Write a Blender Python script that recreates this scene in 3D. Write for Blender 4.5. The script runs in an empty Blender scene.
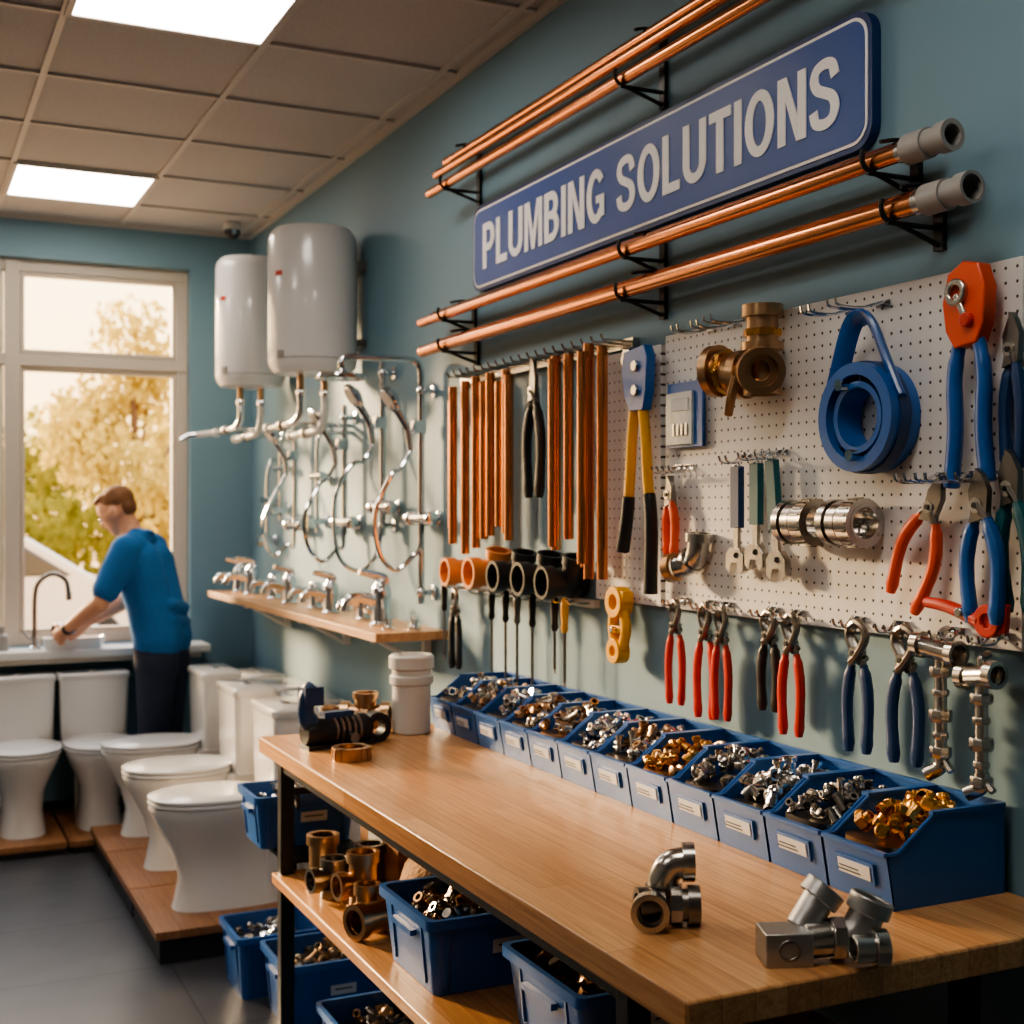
import bpy, bmesh, math, random
from mathutils import Vector, Matrix, Euler
random.seed(7)
rnd=random.random
def ru(a,b): return random.uniform(a,b)
W=1.72; YB=6.88; HC=3.02; XL=-2.7; YF=-2.2
# ---------------------------------------------------------------- materials
def lin(c):
    return tuple(((x/255)/12.92 if x/255<=.04045 else ((x/255+.055)/1.055)**2.4) for x in c)+(1,)
def newmat(name):
    m=bpy.data.materials.new(name); m.use_nodes=True
    nt=m.node_tree; b=nt.nodes['Principled BSDF']
    return m,nt,b
def M(name,rgb,rough=.5,metal=0,var=.12,scale=18,bump=0,coat=0,rvar=.1):
    m,nt,b=newmat(name); c=lin(rgb)
    tc=nt.nodes.new('ShaderNodeTexCoord'); n=nt.nodes.new('ShaderNodeTexNoise')
    n.inputs['Scale'].default_value=scale; n.inputs['Detail'].default_value=4
    nt.links.new(tc.outputs['Object'],n.inputs['Vector'])
    mx=nt.nodes.new('ShaderNodeMix'); mx.data_type='RGBA'
    mx.inputs[6].default_value=tuple(x*(1-var) for x in c[:3])+(1,)
    mx.inputs[7].default_value=tuple(min(1,x*(1+var)) for x in c[:3])+(1,)
    nt.links.new(n.outputs['Fac'],mx.inputs[0]); nt.links.new(mx.outputs[2],b.inputs['Base Color'])
    mr=nt.nodes.new('ShaderNodeMapRange'); mr.inputs[3].default_value=max(0,rough-rvar); mr.inputs[4].default_value=min(1,rough+rvar)
    nt.links.new(n.outputs['Fac'],mr.inputs[0]); nt.links.new(mr.outputs[0],b.inputs['Roughness'])
    b.inputs['Metallic'].default_value=metal
    if coat: b.inputs['Coat Weight'].default_value=coat
    if bump:
        bp=nt.nodes.new('ShaderNodeBump'); bp.inputs['Strength'].default_value=bump; bp.inputs['Distance'].default_value=.01
        nt.links.new(n.outputs['Fac'],bp.inputs['Height']); nt.links.new(bp.outputs[0],b.inputs['Normal'])
    return m
copper=M('copper',(222,150,104),.24,1,.08,9,rvar=.05)
brass=M('brass',(214,160,86),.28,1,.18,25)
brassd=M('aged_brass',(184,150,116),.34,1,.2,22)
steel=M('steel',(196,192,186),.24,1,.15,30,rvar=.07)
steeld=M('dark_steel',(134,129,124),.32,1,.2,30)
chrome=M('chrome',(222,223,226),.10,1,.04,10,rvar=.04)
alu=M('cast_aluminium',(176,176,176),.42,1,.12,60,bump=.05)
blackm=M('black_metal',(38,39,42),.42,.4,.15)
blackp=M('black_plastic',(30,31,34),.42,0,.1)
ceramic=M('white_ceramic',(222,221,219),.12,0,.02,3,coat=.5,rvar=.03)
enamel=M('white_enamel',(222,222,223),.2,0,.02,3,coat=.4,rvar=.04)
whitep=M('white_plastic',(216,216,213),.4,0,.04)
greyp=M('grey_plastic',(150,148,146),.42,0,.08)
binblue=M('bin_blue_plastic',(40,92,160),.36,0,.08,6)
toolblue=M('tool_blue',(26,92,166),.36,0,.08,8,coat=.15)
navy=M('navy_grip',(28,60,104),.45,0,.1)
teal=M('teal_grip',(20,88,98),.5,0,.1)
redp=M('red_grip',(192,48,32),.4,0,.1,coat=.2)
orangep=M('orange_grip',(214,76,34),.42,0,.1,coat=.1)
yellowp=M('yellow_paint',(230,168,34),.4,0,.08,coat=.2)
orangepipe=M('orange_pvc',(210,134,74),.42,0,.08)
labelm=M('label_paper',(206,208,212),.6,0,.03)
inkm=M('label_ink',(60,66,80),.7,0,.05)
cardb=M('cardboard',(164,120,84),.85,0,.12,30)
burlap=M('burlap',(154,120,88),.95,0,.3,90,bump=.6)
signblue=M('sign_blue',(28,74,148),.5,0,.05,3)
signnavy=M('sign_border_navy',(22,52,106),.5,0,.05)
signwhite=M('sign_white',(242,243,245),.6,0,.01)
whiteframe=M('window_frame_white',(186,178,166),.5,0,.04)
plinthm=M('plinth_dark',(34,34,38),.6,0,.1)
rubber=M('black_rubber',(22,22,24),.7,0,.1)

def wood(name,c1,c2,rough=.38,stave=.055,length=.9,axis='Y'):
    m,nt,b=newmat(name)
    tc=nt.nodes.new('ShaderNodeTexCoord'); mp=nt.nodes.new('ShaderNodeMapping')
    if axis=='Y': mp.inputs['Rotation'].default_value=(0,0,math.radians(90))
    nt.links.new(tc.outputs['Object'],mp.inputs['Vector'])
    br=nt.nodes.new('ShaderNodeTexBrick'); br.offset=.37
    br.inputs['Color1'].default_value=lin(c1); br.inputs['Color2'].default_value=lin(c2)
    br.inputs['Mortar'].default_value=tuple(x*.6 for x in lin(c2)[:3])+(1,)
    br.inputs['Scale'].default_value=1; br.inputs['Mortar Size'].default_value=.0008
    br.inputs['Brick Width'].default_value=length; br.inputs['Row Height'].default_value=stave
    nt.links.new(mp.outputs[0],br.inputs['Vector'])
    mp2=nt.nodes.new('ShaderNodeMapping'); mp2.inputs['Scale'].default_value=(2,60,60)
    nt.links.new(mp.outputs[0],mp2.inputs['Vector'])
    n=nt.nodes.new('ShaderNodeTexNoise'); n.inputs['Scale'].default_value=1.6; n.inputs['Detail'].default_value=6; n.inputs['Distortion'].default_value=1.2
    nt.links.new(mp2.outputs[0],n.inputs['Vector'])
    mx=nt.nodes.new('ShaderNodeMix'); mx.data_type='RGBA'; mx.blend_type='MULTIPLY'
    rp=nt.nodes.new('ShaderNodeValToRGB'); rp.color_ramp.elements[0].position=.3; rp.color_ramp.elements[0].color=(.58,.48,.39,1)
    rp.color_ramp.elements[1].position=.65; rp.color_ramp.elements[1].color=(1,1,1,1)
    nt.links.new(n.outputs['Fac'],rp.inputs[0]); mx.inputs[0].default_value=.85
    nt.links.new(br.outputs['Color'],mx.inputs[6]); nt.links.new(rp.outputs[0],mx.inputs[7])
    nt.links.new(mx.outputs[2],b.inputs['Base Color']); b.inputs['Roughness'].default_value=rough
    bp=nt.nodes.new('ShaderNodeBump'); bp.inputs['Strength'].default_value=.08; bp.inputs['Distance'].default_value=.003
    nt.links.new(n.outputs['Fac'],bp.inputs['Height']); nt.links.new(bp.outputs[0],b.inputs['Normal'])
    return m
benchwood=wood('butcher_block',(216,168,118),(190,138,90),.31)
shelfwood=wood('shelf_wood',(208,162,116),(192,146,102),.45,.09,1.6)
plywood=wood('platform_wood',(166,120,84),(146,102,68),.5,.12,1.2)

def tilemat(name,c1,c2,mort,size,msize,rough,off=(0,0),bump=.0,nscale=6,nvar=.25):
    m,nt,b=newmat(name)
    tc=nt.nodes.new('ShaderNodeTexCoord'); mp=nt.nodes.new('ShaderNodeMapping')
    mp.inputs['Location'].default_value=(-off[0],-off[1],0)
    nt.links.new(tc.outputs['Object'],mp.inputs['Vector'])
    br=nt.nodes.new('ShaderNodeTexBrick'); br.offset=0
    br.inputs['Color1'].default_value=lin(c1); br.inputs['Color2'].default_value=lin(c2); br.inputs['Mortar'].default_value=lin(mort)
    br.inputs['Scale'].default_value=1; br.inputs['Mortar Size'].default_value=msize
    br.inputs['Brick Width'].default_value=size; br.inputs['Row Height'].default_value=size
    nt.links.new(mp.outputs[0],br.inputs['Vector'])
    n=nt.nodes.new('ShaderNodeTexNoise'); n.inputs['Scale'].default_value=nscale; n.inputs['Detail'].default_value=8
    nt.links.new(tc.outputs['Object'],n.inputs['Vector'])
    mx=nt.nodes.new('ShaderNodeMix'); mx.data_type='RGBA'; mx.blend_type='MULTIPLY'; mx.inputs[0].default_value=1
    mr=nt.nodes.new('ShaderNodeMapRange'); mr.inputs[1].default_value=.3; mr.inputs[2].default_value=.7
    mr.inputs[3].default_value=1-nvar; mr.inputs[4].default_value=1
    nt.links.new(n.outputs['Fac'],mr.inputs[0])
    nt.links.new(br.outputs['Color'],mx.inputs[6]); nt.links.new(mr.outputs[0],mx.inputs[7])
    nt.links.new(mx.outputs[2],b.inputs['Base Color']); b.inputs['Roughness'].default_value=rough
    if bump:
        bp=nt.nodes.new('ShaderNodeBump'); bp.inputs['Strength'].default_value=bump; bp.inputs['Distance'].default_value=.004
        nt.links.new(br.outputs['Fac'],bp.inputs['Height']); bp.invert=True; nt.links.new(bp.outputs[0],b.inputs['Normal'])
    return m
floorm=tilemat('floor_tiles',(82,84,90),(74,76,83),(48,49,52),.6,.004,.34,(.25,.3),.3)
ceilm=tilemat('ceiling_tiles',(196,194,194),(188,186,186),(196,194,194),.6,.001,.9,(.45,4.02),0,160,.25)
wallm=M('wall_paint_teal',(110,143,160),.6,0,.05,2.2,bump=.02)
wallwhite=M('wall_paint_plain',(166,164,162),.7,0,.04,2)
def pegmat():
    m,nt,b=newmat('pegboard_white')
    tc=nt.nodes.new('ShaderNodeTexCoord')
    sc=nt.nodes.new('ShaderNodeVectorMath'); sc.operation='SCALE'; sc.inputs[3].default_value=1/.0254
    nt.links.new(tc.outputs['Object'],sc.inputs[0])
    fr=nt.nodes.new('ShaderNodeVectorMath'); fr.operation='FRACTION'; nt.links.new(sc.outputs[0],fr.inputs[0])
    sb=nt.nodes.new('ShaderNodeVectorMath'); sb.operation='SUBTRACT'; sb.inputs[1].default_value=(.5,.5,.5); nt.links.new(fr.outputs[0],sb.inputs[0])
    ml=nt.nodes.new('ShaderNodeVectorMath'); ml.operation='MULTIPLY'; ml.inputs[1].default_value=(0,1,1); nt.links.new(sb.outputs[0],ml.inputs[0])
    ln=nt.nodes.new('ShaderNodeVectorMath'); ln.operation='LENGTH'; nt.links.new(ml.outputs[0],ln.inputs[0])
    mr=nt.nodes.new('ShaderNodeMapRange'); mr.inputs[1].default_value=.09; mr.inputs[2].default_value=.14
    nt.links.new(ln.outputs[1],mr.inputs[0])
    mx=nt.nodes.new('ShaderNodeMix'); mx.data_type='RGBA'; mx.inputs[6].default_value=lin((48,48,50)); mx.inputs[7].default_value=lin((216,215,214))
    nt.links.new(mr.outputs[0],mx.inputs[0]); nt.links.new(mx.outputs[2],b.inputs['Base Color']); b.inputs['Roughness'].default_value=.5
    bp=nt.nodes.new('ShaderNodeBump'); bp.inputs['Strength'].default_value=.5; bp.inputs['Distance'].default_value=.004
    nt.links.new(mr.outputs[0],bp.inputs['Height']); nt.links.new(bp.outputs[0],b.inputs['Normal'])
    return m
pegm=pegmat()
def emis(name,rgb,s):
    m,nt,b=newmat(name); b.inputs['Base Color'].default_value=lin(rgb)
    b.inputs['Emission Color'].default_value=lin(rgb)
    n=nt.nodes.new('ShaderNodeTexNoise'); n.inputs['Scale'].default_value=3
    mr=nt.nodes.new('ShaderNodeMapRange'); mr.inputs[3].default_value=s*.96; mr.inputs[4].default_value=s*1.04
    nt.links.new(n.outputs['Fac'],mr.inputs[0]); nt.links.new(mr.outputs[0],b.inputs['Emission Strength'])
    return m
panelm=emis('light_panel_diffuser',(255,243,228),14.5)
# ---------------------------------------------------------------- mesh builder
def catmull(pts,n=6):
    P=[Vector(p) for p in pts]; P=[P[0]*2-P[1]]+P+[P[-1]*2-P[-2]]; out=[]
    for i in range(1,len(P)-2):
        for k in range(n):
            t=k/n
            out.append(.5*((2*P[i])+(-P[i-1]+P[i+1])*t+(2*P[i-1]-5*P[i]+4*P[i+1]-P[i+2])*t*t+(-P[i-1]+3*P[i]-3*P[i+1]+P[i+2])*t**3))
    out.append(P[-2]); return out
def frames(pts):
    n=len(pts); T=[]
    for i in range(n):
        a=pts[max(0,i-1)]; b=pts[min(n-1,i+1)]; T.append((b-a).normalized())
    u=T[0].orthogonal().normalized(); out=[]
    for i in range(n):
        if i:
            q=T[i-1].rotation_difference(T[i]); u=(q@u)
        u=(u-T[i]*u.dot(T[i])).normalized()
        out.append((u,T[i].cross(u)))
    return out
class B:
    def __init__(s): s.v=[];s.f=[];s.m=[];s.mats=[];s.T=Matrix()
    def mi(s,mat):
        if mat not in s.mats: s.mats.append(mat)
        return s.mats.index(mat)
    def add(s,vs,fs,mat):
        o=len(s.v);k=s.mi(mat)
        for p in vs: s.v.append(s.T@Vector(p))
        for f in fs: s.f.append([i+o for i in f]); s.m.append(k)
    def box(s,c,size,mat,rot=None):
        R=Euler(rot).to_matrix() if rot else Matrix.Identity(3); c=Vector(c)
        vs=[c+R@Vector((x*size[0]/2,y*size[1]/2,z*size[2]/2)) for z in(-1,1) for y in(-1,1) for x in(-1,1)]
        s.add(vs,[(0,2,3,1),(4,5,7,6),(0,1,5,4),(2,6,7,3),(0,4,6,2),(1,3,7,5)],mat)
    def bb(s,a,b,mat):
        s.box([(a[i]+b[i])/2 for i in range(3)],[abs(b[i]-a[i]) for i in range(3)],mat)
    def tube(s,pts,r,mat,seg=10,caps=True,flat=1):
        pts=[Vector(p) for p in pts]; n=len(pts); R=r if isinstance(r,(list,tuple)) else [r]*n
        if len(R)!=n: R=[R[0]+(R[-1]-R[0])*i/(n-1) for i in range(n)] if len(R)==2 else [R[min(len(R)-1,int(i*len(R)/n))] for i in range(n)]
        F=frames(pts); vs=[];fs=[]
        for i in range(n):
            for k in range(seg):
                a=2*math.pi*k/seg; vs.append(pts[i]+(F[i][0]*math.cos(a)+F[i][1]*math.sin(a)*flat)*R[i])
        for i in range(n-1):
            for k in range(seg):
                k2=(k+1)%seg; fs.append((i*seg+k,i*seg+k2,(i+1)*seg+k2,(i+1)*seg+k))
        if caps: fs.append(tuple(range(seg-1,-1,-1))); fs.append(tuple((n-1)*seg+k for k in range(seg)))
        s.add(vs,fs,mat)
    def pipe(s,pts,ro,ri,mat,seg=14):
        pts=[Vector(p) for p in pts]; n=len(pts); F=frames(pts); vs=[];fs=[]
        for R in (ro,ri):
            for i in range(n):
                for k in range(seg):
                    a=2*math.pi*k/seg; vs.append(pts[i]+(F[i][0]*math.cos(a)+F[i][1]*math.sin(a))*R)
        o=n*seg
        for i in range(n-1):
            for k in range(seg):
                k2=(k+1)%seg
                fs.append((i*seg+k,i*seg+k2,(i+1)*seg+k2,(i+1)*seg+k))
                fs.append((o+i*seg+k,o+(i+1)*seg+k,o+(i+1)*seg+k2,o+i*seg+k2))
        for k in range(seg):
            k2=(k+1)%seg
            fs.append((k,o+k,o+k2,k2)); e=(n-1)*seg; fs.append((e+k,e+k2,o+e+k2,o+e+k))
        s.add(vs,fs,mat)
    def cyl(s,p0,p1,r0,mat,r1=None,seg=16): s.tube([p0,p1],[r0,r0 if r1 is None else r1],mat,seg)
    def lathe(s,o,ax,prof,mat,seg=20):
        o=Vector(o);ax=Vector(ax).normalized();u=ax.orthogonal().normalized();w=ax.cross(u);n=len(prof);vs=[];fs=[]
        for r,h in prof:
            for k in range(seg):
                a=2*math.pi*k/seg; vs.append(o+ax*h+(u*math.cos(a)+w*math.sin(a))*max(r,1e-5))
        for i in range(n-1):
            for k in range(seg):
                k2=(k+1)%seg; fs.append((i*seg+k,i*seg+k2,(i+1)*seg+k2,(i+1)*seg+k))
        fs.append(tuple(range(seg-1,-1,-1))); fs.append(tuple((n-1)*seg+k for k in range(seg)))
        s.add(vs,fs,mat)
    def ell(s,c,r,mat,seg=16,rings=10,rot=None):
        R=Euler(rot).to_matrix() if rot else Matrix.Identity(3);c=Vector(c);vs=[];fs=[]
        for i in range(1,rings):
            p=math.pi*i/rings
            for k in range(seg):
                a=2*math.pi*k/seg; vs.append(c+R@Vector((r[0]*math.sin(p)*math.cos(a),r[1]*math.sin(p)*math.sin(a),r[2]*math.cos(p))))
        vs.append(c+R@Vector((0,0,r[2]))); vs.append(c-R@Vector((0,0,r[2]))); t=len(vs)-2
        for i in range(rings-2):
            for k in range(seg):
                k2=(k+1)%seg; fs.append((i*seg+k,(i+1)*seg+k,(i+1)*seg+k2,i*seg+k2))
        for k in range(seg):
            k2=(k+1)%seg; fs.append((t,k,k2)); fs.append((t+1,(rings-2)*seg+k2,(rings-2)*seg+k))
        s.add(vs,fs,mat)
    def prism(s,poly,z0,z1,mat):
        n=len(poly); vs=[(p[0],p[1],z0) for p in poly]+[(p[0],p[1],z1) for p in poly]
        fs=[tuple(range(n-1,-1,-1)),tuple(range(n,2*n))]+[(i,(i+1)%n,n+(i+1)%n,n+i) for i in range(n)]
        s.add(vs,fs,mat)
    def loft(s,rings,mat,caps=True):
        n=len(rings[0]);vs=[p for r in rings for p in r];fs=[]
        for i in range(len(rings)-1):
            for k in range(n):
                k2=(k+1)%n; fs.append((i*n+k,i*n+k2,(i+1)*n+k2,(i+1)*n+k))
        if caps: fs.append(tuple(range(n-1,-1,-1))); fs.append(tuple((len(rings)-1)*n+k for k in range(n)))
        s.add(vs,fs,mat)
    def done(s,name,bevel=0,parent=None,angle=38,calc=True):
        mn=Vector([min(v[i] for v in s.v) for i in range(3)]); mx=Vector([max(v[i] for v in s.v) for i in range(3)])
        c=Vector(((mn.x+mx.x)/2,(mn.y+mx.y)/2,mn.z))
        me=bpy.data.meshes.new(name); me.from_pydata([v-c for v in s.v],[],s.f); me.update()
        for m in s.mats: me.materials.append(m)
        me.polygons.foreach_set('material_index',s.m)
        if calc:
            bm=bmesh.new(); bm.from_mesh(me); bmesh.ops.recalc_face_normals(bm,faces=bm.faces); bm.to_mesh(me); bm.free()
        me.polygons.foreach_set('use_smooth',[True]*len(me.polygons))
        me.set_sharp_from_angle(angle=math.radians(angle))
        ob=bpy.data.objects.new(name,me); bpy.context.scene.collection.objects.link(ob); ob.location=c
        if bevel:
            md=ob.modifiers.new('bevel','BEVEL'); md.width=bevel; md.segments=2; md.limit_method='ANGLE'; md.angle_limit=math.radians(50); md.harden_normals=False
        if parent: ob.parent=parent; ob.location=c-parent.location
        return ob
def se(cx,cy,rx,ry,z,n=2.5,cnt=28,rxb=None):
    out=[]
    for k in range(cnt):
        a=2*math.pi*k/cnt; ca,sa=math.cos(a),math.sin(a)
        R=rx if (ca>=0 or rxb is None) else rxb
        out.append((cx+R*math.copysign(abs(ca)**(2/n),ca),cy+ry*math.copysign(abs(sa)**(2/n),sa),z))
    return out
def frame(o,ex,ey,ez):
    return Matrix(((ex[0],ey[0],ez[0],o[0]),(ex[1],ey[1],ez[1],o[1]),(ex[2],ey[2],ez[2],o[2]),(0,0,0,1)))
def WF(Y,Z,out=0): return frame((W-out,Y,Z),(0,-1,0),(0,0,1),(-1,0,0))
def UF(X,Y,Z,rz=0): return Matrix.Translation((X,Y,Z))@Matrix.Rotation(math.radians(rz),4,'Z')
def arc(c,r,a0,a1,n=8):
    return [Vector((c[0]+r*math.cos(math.radians(a0+(a1-a0)*i/n)),c[1]+r*math.sin(math.radians(a0+(a1-a0)*i/n)),c[2])) for i in range(n+1)]
# ---------------------------------------------------------------- room shell
b=B(); b.bb((XL,YF,-.1),(W,YB,0),floorm); fl=b.done('floor')
fl.data.transform(Matrix.Translation(fl.location)); fl.location=(0,0,0)
b=B(); b.bb((XL,YF,HC),(W,YB,HC+.1),ceilm); ce=b.done('ceiling'); ce.data.transform(Matrix.Translation(ce.location)); ce.location=(0,0,0)
b=B(); b.bb((W+.0015,YF,0),(W+.15,YB+.22,HC),wallm); b.done('wall_right')
b=B(); b.bb((XL-.15,YF,0),(XL,YB+.22,HC),wallwhite); b.done('wall_left')
b=B(); b.bb((XL,YF-.15,0),(W,YF,HC),wallwhite); b.done('wall_front')
wx0,wx1,wz0,wz1=-1.25,1.40,.87,2.81
b=B()
b.bb((XL,YB,0),(wx0,YB+.22,HC),wallm); b.bb((wx1,YB,0),(W+.0015,YB+.22,HC),wallm)
b.bb((wx0,YB,0),(wx1,YB+.22,wz0),wallm); b.bb((wx0,YB,wz1),(wx1,YB+.22,HC),wallm); b.done('wall_back')
gridm=M('ceiling_grid_metal',(190,187,184),.5,.0,.03)
b=B()
for x in [.45-.6*k for k in range(-2,6)]:
    if XL<x<W: b.bb((x-.011,YF,HC-.010),(x+.011,YB,HC),gridm)
for k in range(-11,6):
    y=4.02+.6*k
    if YF<y<YB: b.bb((XL,y-.011,HC-.0095),(W,y+.011,HC),gridm)
b.bb((XL,YB-.02,HC-.025),(W,YB,HC),gridm); b.bb((W-.02,YF,HC-.026),(W,YB-.02,HC),gridm)
b.done('trim_1')
b=B(); b.bb((W-.012,3.7,0),(W,YB,.09),plinthm); b.done('baseboard_right',bevel=.002)
b=B(); b.bb((XL,YB-.012,0),(W-.013,YB,.09),plinthm); b.done('baseboard_back',bevel=.002)
for (x0,y0) in [(.45,5.82),(.45,3.42),(.45,1.02),(-1.35,5.82),(-1.35,3.42),(-1.35,1.02)]:
    b=B(); b.bb((x0+.02,y0+.02,HC-.014),(x0+.58,y0+.58,HC+.0),panelm)
    for (a0,a1) in (((x0,y0),(x0+.6,y0+.02)),((x0,y0+.58),(x0+.6,y0+.6)),((x0,y0+.02),(x0+.02,y0+.58)),((x0+.58,y0+.02),(x0+.6,y0+.58))):
        b.bb((a0[0],a0[1],HC-.018),(a1[0],a1[1],HC),gridm)
    b.done('ceiling_light_panel')
b=B(); fy0,fy1=YB+.06,YB+.13
def fb(x0,x1,z0,z1,d=0): b.bb((x0,fy0-d,z0),(x1,fy1,z1),whiteframe)
fb(wx0,wx1,wz0,wz0+.06); fb(wx0,wx1,wz1-.06,wz1); fb(wx0,wx0+.06,wz0+.06,wz1-.06); fb(wx1-.06,wx1,wz0+.06,wz1-.06)
for x in (.53,-.36): fb(x-.035,x+.035,wz0+.001,wz1-.001,.012)
fb(wx0+.002,wx1-.002,2.275,2.335,.008)
for x0,x1 in ((-1.19,-.40),(-.32,.49),(.57,1.34)):
    for z0,z1 in ((.93,2.27),(2.34,2.75)):
        fb(x0,x0+.02,z0,z1,-.01);fb(x1-.02,x1,z0,z1,-.01);fb(x0,x1,z0,z0+.02,-.012);fb(x0,x1,z1-.02,z1,-.012)
b.done('window_1',bevel=.003)
b=B(); b.bb((wx0-.05,6.66,.825),(1.46,YB+.06,.865),whitep); b.bb((wx0,6.68,.80),(1.42,YB,.825),whiteframe)
b.done('window_counter',bevel=.006)
b=B(); b.T=UF(1.56,6.62,2.93); b.lathe((0,0,.09),(0,0,-1),[(.04,0),(.045,.015),(.045,.04)],whitep); b.ell((0,0,.045),(.042,.042,.042),blackp)
b.cyl((-.0,-.03,.04),(0,-.045,.035),.014,chrome); b.done('security_camera')
# ---------------------------------------------------------------- exterior
gm=M('pavement',(196,158,114),.9,0,.2,2)
b=B(); b.bb((-40,YB+.3,-.3),(45,70,-.2),gm); b.done('ground')
def leafmat(name,rgb):
    m,nt,bs=newmat(name); nt.nodes.remove(bs); out=nt.nodes['Material Output']
    n=nt.nodes.new('ShaderNodeTexNoise'); n.inputs['Scale'].default_value=1.2
    mx=nt.nodes.new('ShaderNodeMix'); mx.data_type='RGBA'; c=lin(rgb)
    mx.inputs[6].default_value=tuple(x*.7 for x in c[:3])+(1,); mx.inputs[7].default_value=tuple(min(1,x*1.3) for x in c[:3])+(1,)
    tc=nt.nodes.new('ShaderNodeTexCoord'); nt.links.new(tc.outputs['Object'],n.inputs['Vector']); nt.links.new(n.outputs['Fac'],mx.inputs[0])
    d=nt.nodes.new('ShaderNodeBsdfDiffuse'); t=nt.nodes.new('ShaderNodeBsdfTranslucent'); ms=nt.nodes.new('ShaderNodeMixShader'); ms.inputs[0].default_value=.5
    nt.links.new(mx.outputs[2],d.inputs[0]); nt.links.new(mx.outputs[2],t.inputs[0]); nt.links.new(d.outputs[0],ms.inputs[1]); nt.links.new(t.outputs[0],ms.inputs[2]); nt.links.new(ms.outputs[0],out.inputs[0])
    return m
leafA=leafmat('leaves_gold',(192,172,98)); leafB=leafmat('leaves_olive',(140,134,62)); bark=M('bark',(92,66,46),.9,0,.3,8,bump=.4)
def tree(x,y,h,r,lm,n=2200,ls=1):
    b=B(); b.T=UF(x,y,-.2)
    b.tube(catmull([(0,0,0),(.1,0,h*.3),(0,.1,h*.7)],4),[.11,.04],bark,8)
    cl=[]
    for i in range(14):
        a=i*2.4; q=.3+.7*((i*.37)%1); c=Vector((math.cos(a)*r*.72*q,math.sin(a)*r*.72*q,h*(.28+.58*((i*.618)%1)))); cl.append(c)
        b.tube([(0,0,h*.3),tuple(c)],[.04,.015],bark,6)
    cl.append(Vector((0,0,h*.88)))
    for i in range(n):
        c=random.choice(cl); d=Vector((random.gauss(0,1),random.gauss(0,1),random.gauss(0,.8))); d=d.normalized()*(rnd()**.5)*r*.36
        p=c+d; s_=ru(.05,.10)*ls; q=Euler((ru(0,6),ru(0,6),ru(0,6))).to_matrix()
        b.add([p+q@Vector(v) for v in((-s_,0,0),(0,-s_*.6,0),(s_,0,0),(0,s_*.6,0))],[(0,1,2,3)],lm)
    b.done('tree',calc=False)
tree(3.15,19.5,4.9,1.8,leafA,4600); tree(1.0,25,3.4,2.2,leafB,3600,1.3); tree(-2.2,27,3.6,2.4,leafB,3000,1.3); tree(5.8,25,5.2,2.2,leafA,3200,1.4); tree(3.2,28,3.8,2.6,leafB,3200,1.4)
b=B()
for i in range(6000):
    p=Vector((ru(-8,11),ru(21.5,22.5),-.2+rnd()**1.2*2.0)); s_=ru(.07,.14); q=Euler((ru(0,6),ru(0,6),ru(0,6))).to_matrix()
    b.add([p+q@Vector(v) for v in((-s_,0,0),(0,-s_*.6,0),(s_,0,0),(0,s_*.6,0))],[(0,1,2,3)],leafB)
b.done('hedge',calc=False)
carp=M('car_paint_white',(190,180,168),.3,0,.03,coat=.5); glassd=M('car_glass',(60,56,52),.1,0,.05)
b=B(); b.T=UF(.6,15.6,-.2)@Matrix.Rotation(math.radians(90),4,'X')
b.prism([(-2.1,.3),(-2.15,.75),(-1.9,.92),(-1.1,1.0),(-.6,1.42),(.7,1.45),(1.4,1.0),(2.0,.9),(2.15,.6),(2.1,.3)],-.85,.85,carp)
b.prism([(-.95,1.02),(-.52,1.36),(.02,1.38),(.02,1.02)],-.86,.86,glassd); b.prism([(.1,1.02),(.1,1.38),(.65,1.38),(1.2,1.02)],-.86,.86,glassd)
for x in(-1.3,1.35):
    b.cyl((x,.33,-.88),(x,.33,.88),.33,rubber,seg=24); b.cyl((x,.33,-.89),(x,.33,.89),.19,steel,seg=20)
b.done('parked_car',bevel=.04)
# ---------------------------------------------------------------- sign
def rrect(w,h,r,n=6):
    P=[]
    for cx,cy,a in ((w/2-r,h/2-r,0),(-w/2+r,h/2-r,90),(-w/2+r,-h/2+r,180),(w/2-r,-h/2+r,270)):
        for i in range(n+1):
            t=math.radians(a+90*i/n); P.append((cx+r*math.cos(t),cy+r*math.sin(t)))
    return P
SY=(3.871+1.962)/2; SZ=2.388; SL=1.91; SH=.272
b=B(); b.T=WF(SY,SZ)
b.prism(rrect(SL,SH,.05),.0,.022,signnavy); b.prism(rrect(SL-.022,SH-.022,.044),.022,.024,signwhite); b.prism(rrect(SL-.036,SH-.036,.037),.024,.0255,signblue)
sign=b.done('wall_sign')
ST=.19
class G:
    def __init__(s): s.parts=[]
    def poly(s,p): s.parts.append(p)
    def bar(s,x0,y0,x1,y1): s.parts.append([(x0,y0),(x1,y0),(x1,y1),(x0,y1)])
    def stroke(s,pts,w=ST,closed=False):
        P=[Vector((p[0],p[1])) for p in pts]; n=len(P); L=[];R=[]
        for i in range(n):
            a=P[(i-1)%n] if closed else P[max(0,i-1)]; c=P[(i+1)%n] if closed else P[min(n-1,i+1)]
            t=(c-a).normalized(); nn=Vector((-t.y,t.x)); ww=w*(1-.14*abs(t.x)); L.append(P[i]+nn*ww/2); R.append(P[i]-nn*ww/2)
        s.parts.append(('strip',L,R,closed))
def ea(cx,cy,rx,ry,a0,a1,n=14): return [(cx+rx*math.cos(math.radians(a0+(a1-a0)*i/n)),cy+ry*math.sin(math.radians(a0+(a1-a0)*i/n))) for i in range(n+1)]
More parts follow.
